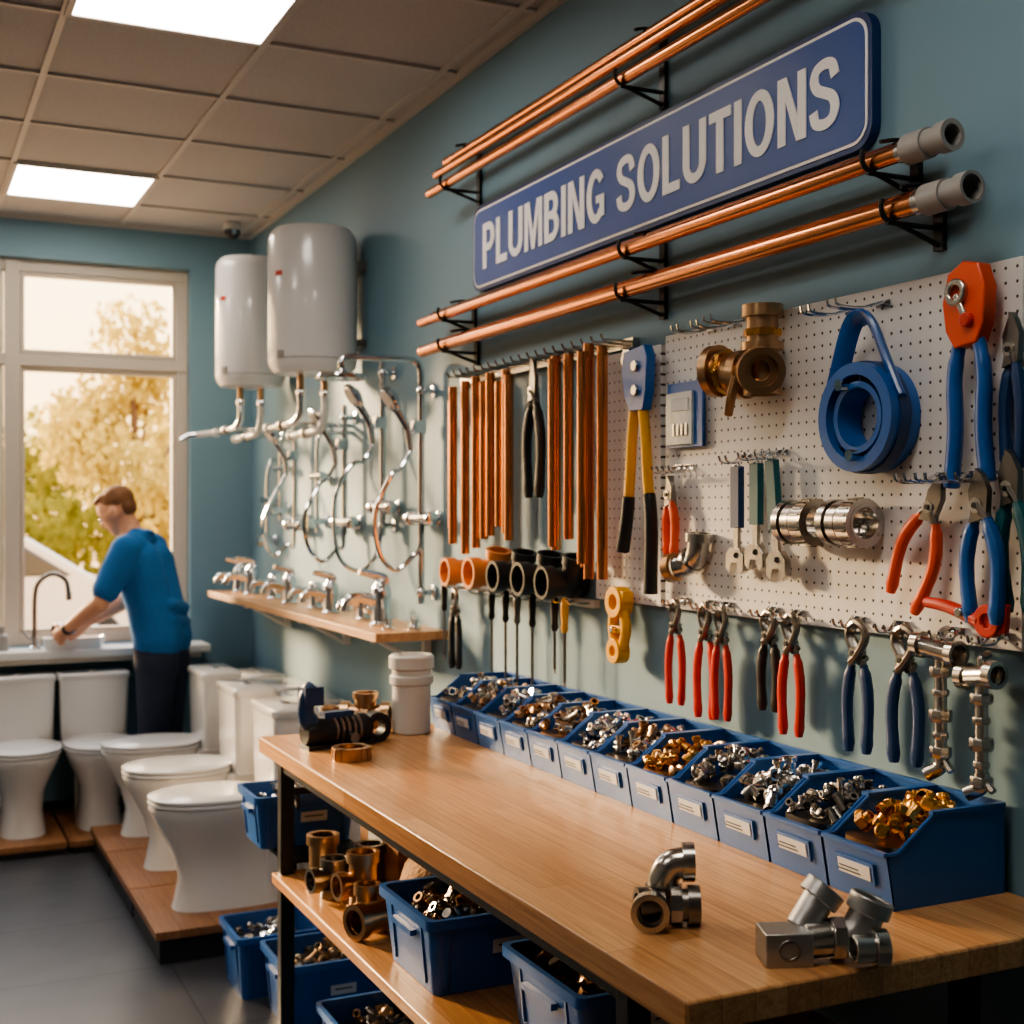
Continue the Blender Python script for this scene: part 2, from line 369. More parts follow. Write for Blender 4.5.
def glyph(ch):
    g=G(); h=ST/2
    if ch=='P': g.bar(0,0,ST,1); g.stroke([(.1,.92)]+[(.2,.92),(.28,.92)]+ea(.31,.69,.20,.23,80,-80)+[(.28,.46),(.2,.46),(.1,.46)]); w=.60
    elif ch=='B': g.bar(0,0,ST,1); g.stroke([(.1,.92),(.2,.92),(.28,.92)]+ea(.30,.725,.19,.195,80,-80)+[(.28,.53),(.1,.53)]); g.stroke([(.1,.53),(.28,.53)]+ea(.31,.305,.22,.225,80,-80)+[(.28,.08),(.2,.08),(.1,.08)]); w=.63
    elif ch=='L': g.bar(0,0,ST,1); g.bar(ST,0,.53,.165); w=.53
    elif ch=='U': g.stroke([(h,1),(h,.6),(h,.35)]+ea(.33,.33,.33-h,.25,180,360)+[(.66-h,.35),(.66-h,.6),(.66-h,1)]); w=.66
    elif ch=='M': g.bar(0,0,.17,1); g.bar(.63,0,.80,1); g.poly([(.17,1),(.235,1),(.40,.36),(.565,1),(.63,1),(.63,.72),(.47,0),(.33,0),(.17,.72)]); w=.80
    elif ch=='I': g.bar(0,0,ST,1); w=ST
    elif ch=='N': g.bar(0,0,.18,1); g.bar(.46,0,.64,1); g.poly([(.18,1),(.21,1),(.46,.34),(.46,0),(.43,0),(.18,.66)]); w=.64
    elif ch=='O': g.stroke(ea(.355,.5,.355-h,.425,0,348,29),closed=True); w=.71
    elif ch=='G': g.stroke(ea(.345,.5,.345-h,.425,38,318,24)); g.bar(.49,.09,.655,.50); g.bar(.36,.36,.49,.50); w=.67
    elif ch=='T': g.bar(0,.835,.58,1); g.bar(.29-h,0,.29+h,.835); w=.58
    elif ch=='S': g.stroke([p.to_2d() for p in catmull([(.535,.70,0),(.47,.88,0),(.31,.925,0),(.14,.87,0),(.095,.73,0),(.16,.60,0),(.31,.52,0),(.47,.43,0),(.53,.28,0),(.47,.13,0),(.31,.075,0),(.13,.13,0),(.075,.30,0)],4)],ST*.95); w=.62
    else: w=.26
    return g,w
txt='PLUMBING SOLUTIONS'; adv=0; placed=[]
for ch in txt:
    g,w=glyph(ch); placed.append((adv,g)); adv+=w+.085
adv-=.085; sx_,sy_=1.73/adv,.143
b=B(); b.T=WF(SY,SZ,.0256)
for a0,g in placed:
    for j,p in enumerate(g.parts):
        zt=.0022+.0003*j
        if p[0]=='strip':
            _,L,R,cl=p; n=len(L); vs=[]
            for z in (0,zt):
                for q in L+R: vs.append(((a0+q.x-adv/2)*sx_,(q.y-.5)*sy_,z))
            fs=[]; m2=2*n
            for i in range(n if cl else n-1):
                k=(i+1)%n
                fs+= [(m2+i,m2+k,m2+n+k,m2+n+i),(i,n+i,n+k,k),(i,k,m2+k,m2+i),(n+i,m2+n+i,m2+n+k,n+k)]
            if not cl: fs+=[(0,m2,m2+n,n),(n-1,n+n-1,m2+n+n-1,m2+n-1)]
            b.add(vs,fs,signwhite)
        else: b.prism([((a0+x-adv/2)*sx_,(y-.5)*sy_) for x,y in p],0,zt,signwhite)
b.done('sign_lettering',parent=sign,angle=30)
# ---------------------------------------------------------------- copper pipe racks
def rack(name,specs,y0,y1,brs,endfit=None,k=1.45):
    b=B()
    for i,(x,z,r) in enumerate(specs):
        off=.04*(i%2)
        b.pipe([(x,y0-off,z),(x,(y0+y1)/2,z+.001),(x,y1,z)],r,r*.8,copper,24)
        if endfit and i in endfit:
            b.pipe([(x,y0+.0,z),(x,y0-.05,z)],r*k,r*.9,greyp,20); b.pipe([(x,y0-.05,z),(x,y0-.08,z)],r*k*.85,r*1.1,greyp,20)
            b.pipe([(x,y0+.02,z),(x,y0,z)],r*1.2,r*1.02,steel,20); b.pipe([(x,y0-.08,z),(x,y0-.105,z)],r*k,r*1.15,greyp,20)
    xs=[s_[0] for s_ in specs]; zs=[s_[1] for s_ in specs]; rr=max(s_[2] for s_ in specs)
    zb=min(zs)-rr
    for y in brs:
        b.bb((W-.010,y-.012,zb-.045),(W,y+.012,max(zs)+rr+.01),blackm)
        b.tube(catmull([(W-.01,y,zb-.035),(min(xs)+.02,y,zb-.010),(min(xs)-rr-.003,y,zb+.002),(min(xs)-rr-.012,y,zb+.02),(min(xs)-rr-.010,y,zb+.035)],5),.005,blackm,8)
        b.tube([(W-.01,y,zb-.005),(min(xs)-rr,y,zb-.005)],.005,blackm,8)
        b.tube(catmull([(W-.01,y,max(zs)+rr+.006),((W+min(xs))/2,y,max(zs)+rr+.004),(max(xs)-rr*2.2,y,max(zs)+rr-.004)],4),.004,blackm,8)
    b.done(name)
rack('copper_pipe_rack',[(1.665,2.712,.014),(1.63,2.665,.014),(1.605,2.60,.015)],1.5,4.02,(3.86,2.74,1.7))
rack('copper_pipe_rack',[(1.665,2.212,.0145),(1.615,2.185,.016)],1.77,4.12,(3.90,2.74,1.86),(1,),1.7)
rack('copper_pipe_rack',[(1.665,2.112,.016),(1.61,2.085,.019)],1.72,4.10,(3.88,2.74,1.80),(1,))
# ---------------------------------------------------------------- pegboards
def board(y0,y1,z0,z1):
    b=B(); b.bb((W-.018,y0,z0),(W,y1,z1),pegm); b.done('pegboard',bevel=.002)
board(1.596,2.71,1.312,1.975); board(2.73,3.06,1.312,1.958)
b=B(); b.bb((W-.022,2.86,1.965),(W-.0,3.98,1.99),steel); b.bb((W-.02,3.07,1.285),(W,3.98,1.306),whitep)
for i in range(20):
    y=2.90+i*.054
    b.tube([(W-.02,y,1.985),(W-.085,y,1.985),(W-.092,y,2.0)],.0035,steel,6)
for i in range(11):
    y=3.09+i*.085
    b.tube([(W-.02,y,1.297),(W-.085,y,1.297),(W-.092,y,1.31)],.0035,steel,6)
b.done('hanging_rail')
PB=.018
def hooks(lst):
    b=B()
    for (y,z,l) in lst:
        b.T=WF(y,z,PB+.0005)
        for dx in(-.012,.012):
            b.tube(catmull([(dx,.012,.002),(dx,.014,.01),(dx,.0,l*.5),(dx,0,l),(dx,.014,l+.008)],3),.0028,chrome,6)
        b.box((0,.012,.003),(.04,.012,.004),chrome)
    b.done('pegboard_hooks')
hooks([(2.50,1.955,.10),(2.42,1.955,.10),(2.34,1.955,.12),(2.02,1.93,.11),(1.93,1.93,.12),(2.65,1.64,.06),(2.60,1.64,.06),(2.37,1.655,.06),(2.30,1.66,.06),(2.24,1.66,.06),(1.77,1.60,.10),(1.72,1.60,.10),(1.66,1.60,.09),(1.68,1.93,.04),(2.62,1.325,.05),(2.50,1.325,.05),(2.44,1.325,.05),(2.27,1.325,.05),(2.19,1.325,.05),(2.0,1.325,.05),(1.88,1.325,.05),(1.74,1.325,.05),(1.64,1.325,.06),(2.78,1.93,.04),(2.10,1.52,.06),(1.98,1.52,.06)])
def tubes(lst):
    b=B()
    for (y,z0,z1,x) in lst:
        r=.0145
        b.pipe([(x,y,z0),(x,y,z1)],r,r*.75,copper,24)
        b.tube([(x-.016,y,z1-.02),(x+.019,y,z1-.02)],.0025,steel,6)
    b.done('hanging_copper_tubes')
tubes([(3.955,1.49,1.91,1.66),(3.90,1.44,1.95,1.64),(3.85,1.47,1.93,1.66),(3.80,1.41,1.96,1.64),(3.75,1.43,1.97,1.655),(3.70,1.46,1.95,1.66)])
tubes([(3.63,1.47,1.97,1.65),(3.585,1.50,1.94,1.66)]); tubes([(3.525,1.48,1.97,1.655),(3.475,1.46,1.95,1.64)])
tubes([(3.19,1.44,1.975,1.65),(3.135,1.47,1.975,1.66),(3.15,1.45,1.96,1.62)])
tubes([(3.03,1.40,1.97,1.655),(2.985,1.37,1.985,1.64),(2.94,1.37,1.975,1.655),(2.965,1.41,1.96,1.61)])
# ---------------------------------------------------------------- hand tools
def pliers(Y,Z,L,grip,spread=.03,jaw='pump',out=.05,name='slip_joint_pliers',metal=steeld,rot=0,wide=1.2):
    b=B(); b.T=WF(Y,Z,out)@Matrix.Rotation(math.radians(rot),4,'Z')
    pv=-.24*L; w=.016*wide
    for s_ in(-1,1):
        zz=.005*s_
        if jaw=='pump':
            P=catmull([(-.1*w*s_,0,0),(1.0*w*s_,-.04*L,0),(1.3*w*s_,-.12*L,0),(.3*w*s_,pv,0),(-.5*w*s_,pv-.06*L,0)],4)
            b.tube([p+Vector((0,0,zz)) for p in P],[.007*wide,.010*wide],metal,8,flat=.75)
        else:
            b.prism([(0,0),(w*.55*s_,-.01),(w*1.1*s_,pv*.6),(w*.9*s_,pv-.02),(-w*.7*s_,pv-.03),(0,pv*.5)][::s_],-.006+zz,.006+zz,metal)
        hs=-s_ if jaw=='pump' else s_
        hp=catmull([(0,pv,zz),(hs*spread*.55,pv-.12*L,zz),(hs*spread,-.62*L,zz),(hs*spread*.8,-L,zz)],6)
        b.tube(hp[:7],[.0085*wide,.007*wide],metal,8,flat=.7)
        b.tube(hp[5:],[.0075*wide,.0105*wide,.0105*wide,.011*wide,.0105*wide,.0105*wide,.010*wide,.0105*wide,.0115*wide,.008*wide],grip,10,flat=.85)
    b.cyl((0,pv,-.012),(0,pv,.013),.009*wide,steel,seg=12); b.cyl((0,pv,.013),(0,pv,.016),.005,blackm,seg=8)
    return b.done(name)
pliers(2.615,1.335,.245,redp,.022,wide=1.05); pliers(2.49,1.335,.26,redp,.026,wide=1.1); pliers(2.425,1.33,.25,redp,.020,wide=1.05)
pliers(2.25,1.335,.21,blackp,.020,wide=1.2); pliers(2.175,1.335,.25,redp,.024,wide=1.15)
pliers(1.97,1.335,.25,navy,.024,wide=1.3); pliers(1.84,1.335,.25,navy,.03,wide=1.35)
pliers(2.645,1.632,.19,orangep,.028,jaw='nose',out=.045)
pliers(3.33,1.985,.40,blackp,.055,jaw='nose',out=.07,name='long_reach_pliers',wide=1.6)
pliers(3.93,1.29,.26,blackp,.02,out=.06)
pliers(1.735,1.61,.25,orangep,.05,jaw='nose',out=.06,name='pipe_pliers',wide=1.3,rot=-24)
pliers(1.635,1.62,.26,toolblue,.04,jaw='nose',out=.075,name='pipe_pliers',wide=1.5,rot=2)
pliers(1.59,1.65,.27,teal,.035,jaw='nose',out=.055,name='pipe_pliers',wide=1.5,rot=4)
pliers(1.60,1.88,.26,navy,.022,jaw='nose',out=.035,name='pipe_pliers',wide=1.3)
def wrench(Y,Z,L,grip,out=.05,k=1.35,rot=0):
    b=B(); b.T=WF(Y,Z,out)@Matrix.Rotation(math.radians(rot),4,'Z')
    b.box((0,-.30*L,0),(.023*k,.56*L,.016),grip); b.box((0,-.64*L,0),(.013*k,.3*L,.009),steel)
    b.pipe(arc((0,-.012,0),.009*k,0,359,10),.004,.002,steel,6)
    b.prism([(x*k,y*L) for x,y in((-.012,-.76),(.012,-.76),(.024,-.84),(.024,-.97),(.012,-1),(.006,-.90),(-.008,-.90),(-.014,-1),(-.024,-.95),(-.024,-.82))],-.008,.008,steel)
    b.cyl((-.008,-.83*L,-.010),(.010,-.83*L,.010),.007,steeld,seg=8)
    b.done('adjustable_wrench',bevel=.003)
wrench(2.365,1.65,.24,navy); wrench(2.295,1.655,.235,teal); wrench(2.235,1.66,.26,teal,.055,rot=6)
b=B(); b.T=WF(2.775,1.945,.055)
b.prism([(-.05,0),(.045,.01),(.06,-.02),(.055,-.10),(.04,-.15),(-.02,-.15),(-.05,-.11),(-.062,-.05)],-.012,.014,toolblue)
b.prism([(-.03,.004),(-.06,.012),(-.075,-.02),(-.055,-.045),(-.04,-.02)],-.008,.01,steel)
for y_ in(-.04,-.10): b.cyl((.01,y_,-.015),(.01,y_,.022),.014,steel,seg=14)
for s_,bt in((-1,-.50),(1,-.60)):
    P=catmull([(s_*.018,-.13,0),(s_*.033,-.22,0),(s_*.042,-.32,0),(s_*.058,-.42,0),(s_*.068-.012,bt,0)],5)
    b.tube(P[:13],.0135,yellowp,10); b.tube(P[12:],[.0165,.018],blackp,12)
b.done('bolt_cutter',bevel=.002)
clearp=M('blister_plastic',(172,184,192),.2,0,.35,60,coat=.3)
b=B(); b.T=WF(2.60,1.775,.03)
b.box((0,0,0),(.150,.155,.008),toolblue); b.box((-.016,-.008,.006),(.112,.124,.010),clearp); b.box((-.01,.024,.012),(.075,.03,.002),labelm)
for i in range(4): b.box((-.035+i*.018,-.035,.0125),(.010,.03,.003),steel)
b.done('blister_pack',bevel=.003)
def collar(b,p,d,r,l,mat,inner=.7,seg=20):
    p=Vector(p);d=Vector(d).normalized(); b.pipe([p-d*l/2,p+d*l/2],r,r*inner,mat,seg)
b=B(); b.T=WF(2.30,1.875,.080)@Matrix.Scale(1.06,4)
b.pipe([(-.085,-.02,.0),(-.03,-.03,-.02)],.042,.034,brassd,22); collar(b,(-.09,-.018,.002),(-1,0,.3),.054,.020,brassd,.72,26); collar(b,(-.065,-.022,-.006),(-1,0,.3),.048,.012,brass,.8,8); collar(b,(-.03,-.03,-.02),(-1,0,.3),.050,.02,brassd)
b.tube([(-.04,-.03,-.02),(.06,-.03,-.01)],.033,brassd,18); b.pipe([(.05,-.06,-.01),(.05,.08,-.01)],.032,.025,brassd,20)
collar(b,(.05,.088,-.01),(0,1,0),.041,.024,brassd); collar(b,(.05,.045,-.01),(0,1,0),.038,.014,brass,.7,8); collar(b,(.05,.018,-.01),(0,1,0),.042,.016,brassd)
collar(b,(.085,-.035,.02),(1,-.2,.5),.047,.03,brassd); b.pipe([(.04,-.03,0),(.085,-.035,.02)],.034,.02,brassd,18); collar(b,(.05,-.068,-.01),(0,1,0),.039,.02,brassd)
b.tube(catmull([(.02,-.04,.03),(.01,-.075,.035),(-.01,-.115,.03)],4),[.011,.009],brassd,8)
b.done('brass_valve_assembly')
b=B(); b.T=WF(1.935,1.725,.02)
b.pipe([(0,0,0),(0,0,.07)],.103,.080,toolblue,40); b.pipe([(0,0,.025),(0,0,.05)],.107,.10,navy,40)
b.pipe([(0,0,.005),(0,0,.062)],.068,.056,toolblue,32)
for a in range(0,360,45): b.box((.074*math.cos(math.radians(a)),.074*math.sin(math.radians(a)),.03),(.016,.006,.05),navy,rot=(0,0,math.radians(a)))
P=catmull([(-.098,.03,.04),(-.08,.08,.04),(-.035,.175,.045),(.0,.19,.045),(.028,.17,.045),(.06,.10,.04),(.098,.03,.04)],6)
b.tube(P,.009,toolblue,10,flat=2.2)
for x,y in((0,-.072),(-.03,.062)): b.cyl((x,y,.055),(x,y,.082),.011,chrome,seg=12)
b.done('blue_strap_coil')
b=B(); b.T=WF(1.678,1.958,.055)
b.prism([(-.035,0),(.0,.018),(.035,.01),(.050,-.03),(.046,-.09),(.03,-.125),(-.02,-.13),(-.040,-.10),(-.048,-.05)],-.014,.016,orangep)
b.pipe([(-.01,-.035,.012),(-.01,-.035,.026)],.024,.012,steel,18); b.cyl((.015,-.085,.01),(.015,-.085,.028),.013,redp,seg=14); b.box((.0,-.06,.02),(.012,.05,.008),steel,rot=(0,0,.5))
for s_,bt in((-1,-.37),(1,-.36)):
    P=catmull([(s_*.02,-.11,0),(s_*.034,-.18,0),(s_*.032,-.27,0),(s_*.042,bt,0)],6)
    b.tube(P,[.015,.017,.018,.018,.018],toolblue,12,flat=.8)
b.done('pipe_cutter',bevel=.003)
b=B(); b.T=WF(1.665,1.375,.07)
b.tube(catmull([(-.10,.012,0),(-.05,.008,0),(0,-.004,0),(.03,-.012,0)],5),[.010,.014],redp,10); b.pipe([(.05,-.01,-.01),(.05,-.01,.012)],.028,.012,redp,22)
b.prism([(.03,.012),(.09,.02),(.085,-.028),(.03,-.03)],-.006,.006,redp); b.cyl((-.01,0,-.014),(-.01,0,.016),.009,steel,seg=12)
b.done('red_pipe_clamp',bevel=.002)
for Y_ in (2.115,1.975):
    b=B(); b.T=WF(Y_,1.525,.065)
    b.pipe([(-.045,0,0),(.045,0,0)],.036,.03,steel,24)
    for x_,r_,l_ in((-.040,.046,.018),(-.012,.043,.024),(.026,.047,.036)): collar(b,(x_,0,0),(1,0,0),r_,l_,steel,.7,26)
    for a in range(0,360,18):
        b.box((.026,.047*math.cos(math.radians(a)),.047*math.sin(math.radians(a))),(.026,.004,.004),steeld,rot=(math.radians(a),0,0))
    b.done('threaded_coupling')
b=B(); b.T=WF(2.545,1.445,.05)
b.pipe(catmull([(-.04,-.03,.02),(-.01,-.02,0),(.02,0,0),(.03,.04,0)],5),.026,.02,steel,18); collar(b,(-.045,-.03,.024),(-1,-.2,.3),.034,.02,brassd); collar(b,(.032,.042,0),(.1,1,0),.034,.02,steel); collar(b,(.0,-.012,0),(1,.6,0),.032,.014,steel)
b.done('elbow_fitting')
b=B(); b.T=WF(2.88,1.35,.05)
b.pipe([(0,-.035,-.02),(0,-.035,.02)],.04,.02,yellowp,24); b.tube(catmull([(-.02,-.05,0),(-.03,-.10,0),(-.015,-.15,0)],4),.014,yellowp,10); b.tube(catmull([(.02,-.05,0),(.035,-.10,0),(.02,-.15,0)],4),.014,yellowp,10)
b.pipe([(-.005,-.16,-.018),(-.005,-.16,.018)],.032,.014,yellowp,20); b.box((0,-.105,0),(.06,.02,.024),yellowp); b.cyl((0,-.105,-.02),(0,-.105,.026),.009,steel,seg=10); b.box((.03,-.02,0),(.03,.03,.03),yellowp)
b.done('yellow_pipe_clamp',bevel=.002)
def stack(Y,Z,L,mir=1):
    b=B(); b.T=WF(Y,Z,.06)
    b.pipe([(-.035*mir,-.01,.01),(.035*mir,-.02,0)],.019,.014,steel,16); collar(b,(-.038*mir,-.009,.01),(1,0,0),.024,.016,steel); collar(b,(.036*mir,-.02,0),(1,0,0),.024,.016,steel)
    b.tube([(0,-.01,0),(0,-L*.8,0)],.011,steel,14)
    for y_,r_,l_ in((-.045,.019,.018),(-.085,.015,.012),(-.12,.020,.022),(-.16,.014,.012),(-.185,.019,.020)): b.lathe((0,y_,0),(0,-1,0),[(r_*.9,0),(r_,.003),(r_,l_-.003),(r_*.9,l_)],steel,8)
    b.pipe(catmull([(0,-L*.78,0),(.0,-L*.88,.0),(-.022,-L*.95,.012)],4),.013,.009,steel,14); b.tube([(0,-L*.8,0),(.026,-L*.90,0)],.007,steel,8)
    b.tube(catmull([(0,.0,0),(0,.014,0),(-.004,.02,-.02)],3),.007,steel,8)
    b.done('chrome_valve')
stack(1.74,1.32,.25); stack(1.645,1.285,.23,-1)
def sock(Y,Z,mat,r=.043,kind=0):
    b=B(); b.T=WF(Y,Z,.0)
    b.pipe([(0,0,.002),(0,0,.11)],r*.86,r*.74,mat,24); collar(b,(0,0,.115),(0,0,1),r,.035,mat,.8,24); collar(b,(0,0,.035),(0,0,1),r,.022,mat,.8,24)
    if kind: b.pipe(catmull([(0,0,.05),(.03,.02,.05),(.045,.055,.05)],4),r*.7,r*.55,mat,18); collar(b,(.047,.06,.05),(.3,1,0),r*.82,.024,mat,.75)
    b.done('waste_pipe_socket')
sock(3.85,1.352,orangepipe,.045); sock(3.66,1.356,orangepipe,.049,1); sock(3.48,1.355,blackp,.046,1); sock(3.31,1.355,blackp,.048,1); sock(3.16,1.352,blackp,.046,1)
def driver(Y,L,hmat):
    b=B(); b.T=WF(Y,1.31,.07)
    b.lathe((0,.0,0),(0,-1,0),[(.006,0),(.010,.006),(.0115,.03),(.009,.07),(.011,.085),(.007,.095)],hmat,12); b.tube([(0,-.09,0),(0,-L,0)],.0045,steeld,8); b.box((0,-L-.005,0),(.010,.016,.002),steeld); b.done('screwdriver')
for y_,l_,h_ in((3.62,.29,blackm),(3.52,.27,blackm),(3.44,.27,steeld),(3.34,.30,blackm),(3.20,.20,blackp),(3.14,.23,yellowp),(4.0,.24,blackm)): driver(y_,l_,h_)
# ---------------------------------------------------------------- work bench
BX0,BX1,BY0,BY1,BZ=.943,1.715,1.45,3.68,.90
b=B(); b.bb((BX0,BY0,BZ-.045),(BX1,BY1,BZ),benchwood)
sq=.04
for y in(BY0+.22,BY1-.11):
    for x in(BX0+.03,BX1-.09): b.bb((x,y-sq/2,0),(x+sq,y+sq/2,BZ-.045),blackm); b.bb((x-.008,y-sq/2-.008,0),(x+sq+.008,y+sq/2+.008,.012),blackm)
    b.bb((BX0+.07,y-.018,BZ-.09),(BX1-.09,y+.018,BZ-.046),blackm); b.bb((BX0+.07,y-.018,.455),(BX1-.09,y+.018,.495),blackm)
b.bb((BX0+.035,BY0+.24,BZ-.085),(BX0+.06,BY1-.13,BZ-.046),blackm); b.bb((BX1-.08,BY0+.24,BZ-.085),(BX1-.055,BY1-.13,BZ-.046),blackm)
b.bb((BX0+.015,BY0+.1,.50),(BX1-.02,BY1-.085,.53),benchwood)
b.done('workbench',bevel=.004)
def item(b,p,s_,mat,kind):
    q=Euler((ru(0,6.3),ru(0,6.3),ru(0,6.3))).to_matrix().to_4x4(); old=b.T.copy(); b.T=old@Matrix.Translation(p)@q
    if kind==0:
        b.pipe([(s_*1.1,0,0),(s_*.5,0,0),(s_*.15,s_*.15,0),(0,s_*.5,0),(0,s_*1.1,0)],s_*.42,s_*.3,mat,10); collar(b,(s_*1.0,0,0),(1,0,0),s_*.54,s_*.32,mat,.62,10); collar(b,(0,s_*1.0,0),(0,1,0),s_*.54,s_*.32,mat,.62,10)
    elif kind==1: collar(b,(0,0,0),(0,0,1),s_*.75,s_*.7,mat,.65,6); collar(b,(0,0,s_*.5),(0,0,1),s_*.55,s_*.6,mat,.75,10)
    elif kind==2: collar(b,(0,0,0),(1,0,0),s_*.42,s_*2.0,mat,.7,10); collar(b,(s_*.9,0,0),(1,0,0),s_*.55,s_*.3,mat,.7,10); collar(b,(-s_*.9,0,0),(1,0,0),s_*.55,s_*.3,mat,.7,10); b.pipe([(0,0,0),(0,s_*.9,0)],s_*.42,s_*.3,mat,10)
    elif kind==4: b.lathe((0,0,-s_*.8),(0,0,1),[(s_*.35,0),(s_*.55,s_*.1),(s_*.55,s_*.5),(s_*.4,s_*.6),(s_*.4,s_*.9),(s_*.62,s_*1.0),(s_*.62,s_*1.4),(s_*.45,s_*1.6)],mat,12)
    else: b.tube([(-s_,0,0),(s_*.6,0,0)],s_*.3,mat,8); b.lathe((s_*.6,0,0),(1,0,0),[(s_*.6,0),(s_*.65,s_*.1),(s_*.5,s_*.4)],mat,6)
    b.T=old
def pile(T,x0,x1,y0,y1,z0,ztop,mats,n,s_,par,kinds=(0,1,2,4),mound=.02):
    b=B(); b.T=T
    b.loft([se((x0+x1)/2,(y0+y1)/2,(x1-x0)/2-.003,(y1-y0)/2-.003,z0+.002,5,16),se((x0+x1)/2,(y0+y1)/2,(x1-x0)/2-.003,(y1-y0)/2-.003,ztop-s_*1.2,5,16)],steeld if mats[0] in (steel,steeld,chrome) else brassd)
    for i in range(n):
        u,v=ru(-1,1),ru(-1,1); hgt=mound*(1-u*u)*(1-v*v)
        item(b,(x0+(x1-x0)*(.5+.5*u*.80),y0+(y1-y0)*(.5+.5*v*.84),ztop-s_*.5+hgt+ru(-s_*.5,s_*.2)),s_*ru(.8,1.15),random.choice(mats),random.choice(kinds))
    b.done('pipe_fitting_pile',angle=45,parent=par)
def binframe(X,Y,Z): return frame((X,Y,Z),(0,-1,0),(1,0,0),(0,0,1))
def parts_bin(X,Y,Z,w=.158,d=.245,h=.15,fh=.092,t=.0035):
    b=B(); b.T=binframe(X,Y,Z)
    b.box((0,d/2,t/2),(w-.006,d-.01,t),binblue)
    for s_ in(-1,1):
        x0=s_*(w/2-t) ; x1=s_*w/2
        prof=[(0.004,0),(0,.02),(-.012,fh),(.012,fh),(.075,h-.012),(.09,h),(d,h),(d,0)]
        vs=[(x0,p[0],p[1]) for p in prof]+[(x1,p[0],p[1]) for p in prof]; n=len(prof)
        b.add(vs,[tuple(range(n)),tuple(range(2*n-1,n-1,-1))]+[(i,(i+1)%n,n+(i+1)%n,n+i) for i in range(n)],binblue)
        b.box((s_*(w/2-.001),d/2+.04,h+.0015),(.009,d-.085,.006),binblue)
        b.tube([(s_*(w/2-.001),-.010,fh),(s_*(w/2-.001),.012,fh+.001),(s_*(w/2-.001),.076,h-.010),(s_*(w/2-.001),.09,h)],.0036,binblue,6)
    b.box((0,d-t/2,h/2),(w-.0004,t,h-.0004),binblue); b.box((0,d-.002,h+.0004),(w,.009,.007),binblue)
    vs=[(-w/2,.0035,0),(w/2,.0035,0),(w/2,-.0125,fh),(-w/2,-.0125,fh)]; vs+= [(v[0],v[1]+t,v[2]) for v in vs]
    b.add(vs,[(0,1,2,3),(7,6,5,4),(0,4,5,1),(3,2,6,7),(0,3,7,4),(1,5,6,2)],binblue)
    b.box((0,-.012,fh),(w,.010,.007),binblue)
    b.box((0,-.0085,.052),(w*.6,.004,.036),binblue,rot=(.17,0,0)); b.box((-.0,-.0112,.052),(w*.50,.002,.024),labelm,rot=(.17,0,0))
    for k,l_ in((.006,.4),(0,.3),(-.006,.36)): b.box((-.012,-.0126,.052+k),(w*l_,.0008,.002),inkm,rot=(.17,0,0))
    return b.done('parts_bin')
kindsets=[([brass],.021,36),([steel,steeld],.014,44),([steel,chrome],.023,26),([steeld,steel],.018,32),([brass,brass,brassd],.020,38),([steel,brassd],.019,36),([steel,chrome],.018,36),([brassd,steel],.019,32),([steel,brassd],.018,34),([chrome,steel],.019,32),([steel,brassd],.019,32),([steel,steel],.018,30)]
for i in range(12):
    Yc=1.712+i*.1655
    pb=parts_bin(1.455,Yc,BZ+.0005)
    ms,s_,n=kindsets[i]
    pile(binframe(1.455,Yc,BZ),-.074,.074,.004,.238,.006,.116 if i else .122,ms,n,s_,pb,kinds=(1,4,4) if brass in ms else (0,1,2,4),mound=.045)
def tote(X,Y,Z,w,d,h,rz=0,mats=None,s_=.02,n=40,label=True,name='storage_tote'):
    b=B(); T=UF(X,Y,Z,rz); b.T=T; tp=.9
    def rr(sx,sy,z): return [(p[0],p[1],z) for p in rrect(sx,sy,.02,4)]
    b.loft([rr(w*tp,d*tp,0),rr(w*.99,d*.99,h-.022),rr(w+.018,d+.018,h-.021),rr(w+.018,d+.018,h),rr(w-.006,d-.006,h),rr(w*tp-.01,d*tp-.01,.006)],binblue)
    for sx in(-1,1):
        b.box((sx*(w/2+.004),0,h-.05),(.014,d*.4,.012),binblue)
        for k in(-.3,.3): b.box((sx*(w*.475),k*d,h*.5),(.008,.008,h*.8),binblue,rot=(0,sx*.09,0))
    for sy in(-1,1):
        for k in(-.38,.38): b.box((k*w,sy*(d*.475),h*.5),(.008,.008,h*.8),binblue,rot=(-sy*.09,0,0))
        if label: b.box((0.02,sy*(d*.480),h*.55),(.08,.004,.03),labelm,rot=(-sy*.09,0,0)); b.box((0.02,sy*(d*.480+.002),h*.56),(.055,.002,.004),inkm,rot=(-sy*.09,0,0))
    ob=b.done(name)
    if mats: pile(T,-w*.43,w*.43,-d*.43,d*.43,.008,h*.86,mats,n,s_,ob,mound=.03)
tote(1.17,2.66,.531,.33,.30,.165,0,[brassd,steeld],.023,64)
tote(1.27,2.20,.531,.33,.32,.15,0,[brassd,steeld],.024,44)
tote(1.10,3.83,.56,.30,.22,.155,0,[chrome,steel],.022,26)
b=B()
for y in (1.04,1.20): b.tube([(y,3.615,.75),(y,3.615,.70),(y,3.69,.735),(y,3.705,.725)],.006,blackm,6)
b.bb((.98,3.592,.742),(1.28,3.608,.762),blackm); b.bb((1.0,3.60,.545),(1.24,3.94,.558),blackm); b.bb((1.0,3.592,.50),(1.03,3.63,.558),blackm); b.bb((1.21,3.592,.50),(1.24,3.63,.558),blackm)
b.done('bench_end_bracket')
tote(1.11,4.19,0,.26,.26,.20,0,[steel,chrome],.022,26)
tote(1.20,3.88,0,.32,.27,.20,0,[steeld,brassd],.022,26)
tote(1.22,3.30,0,.34,.30,.20,0,[steeld,brassd],.022,26)
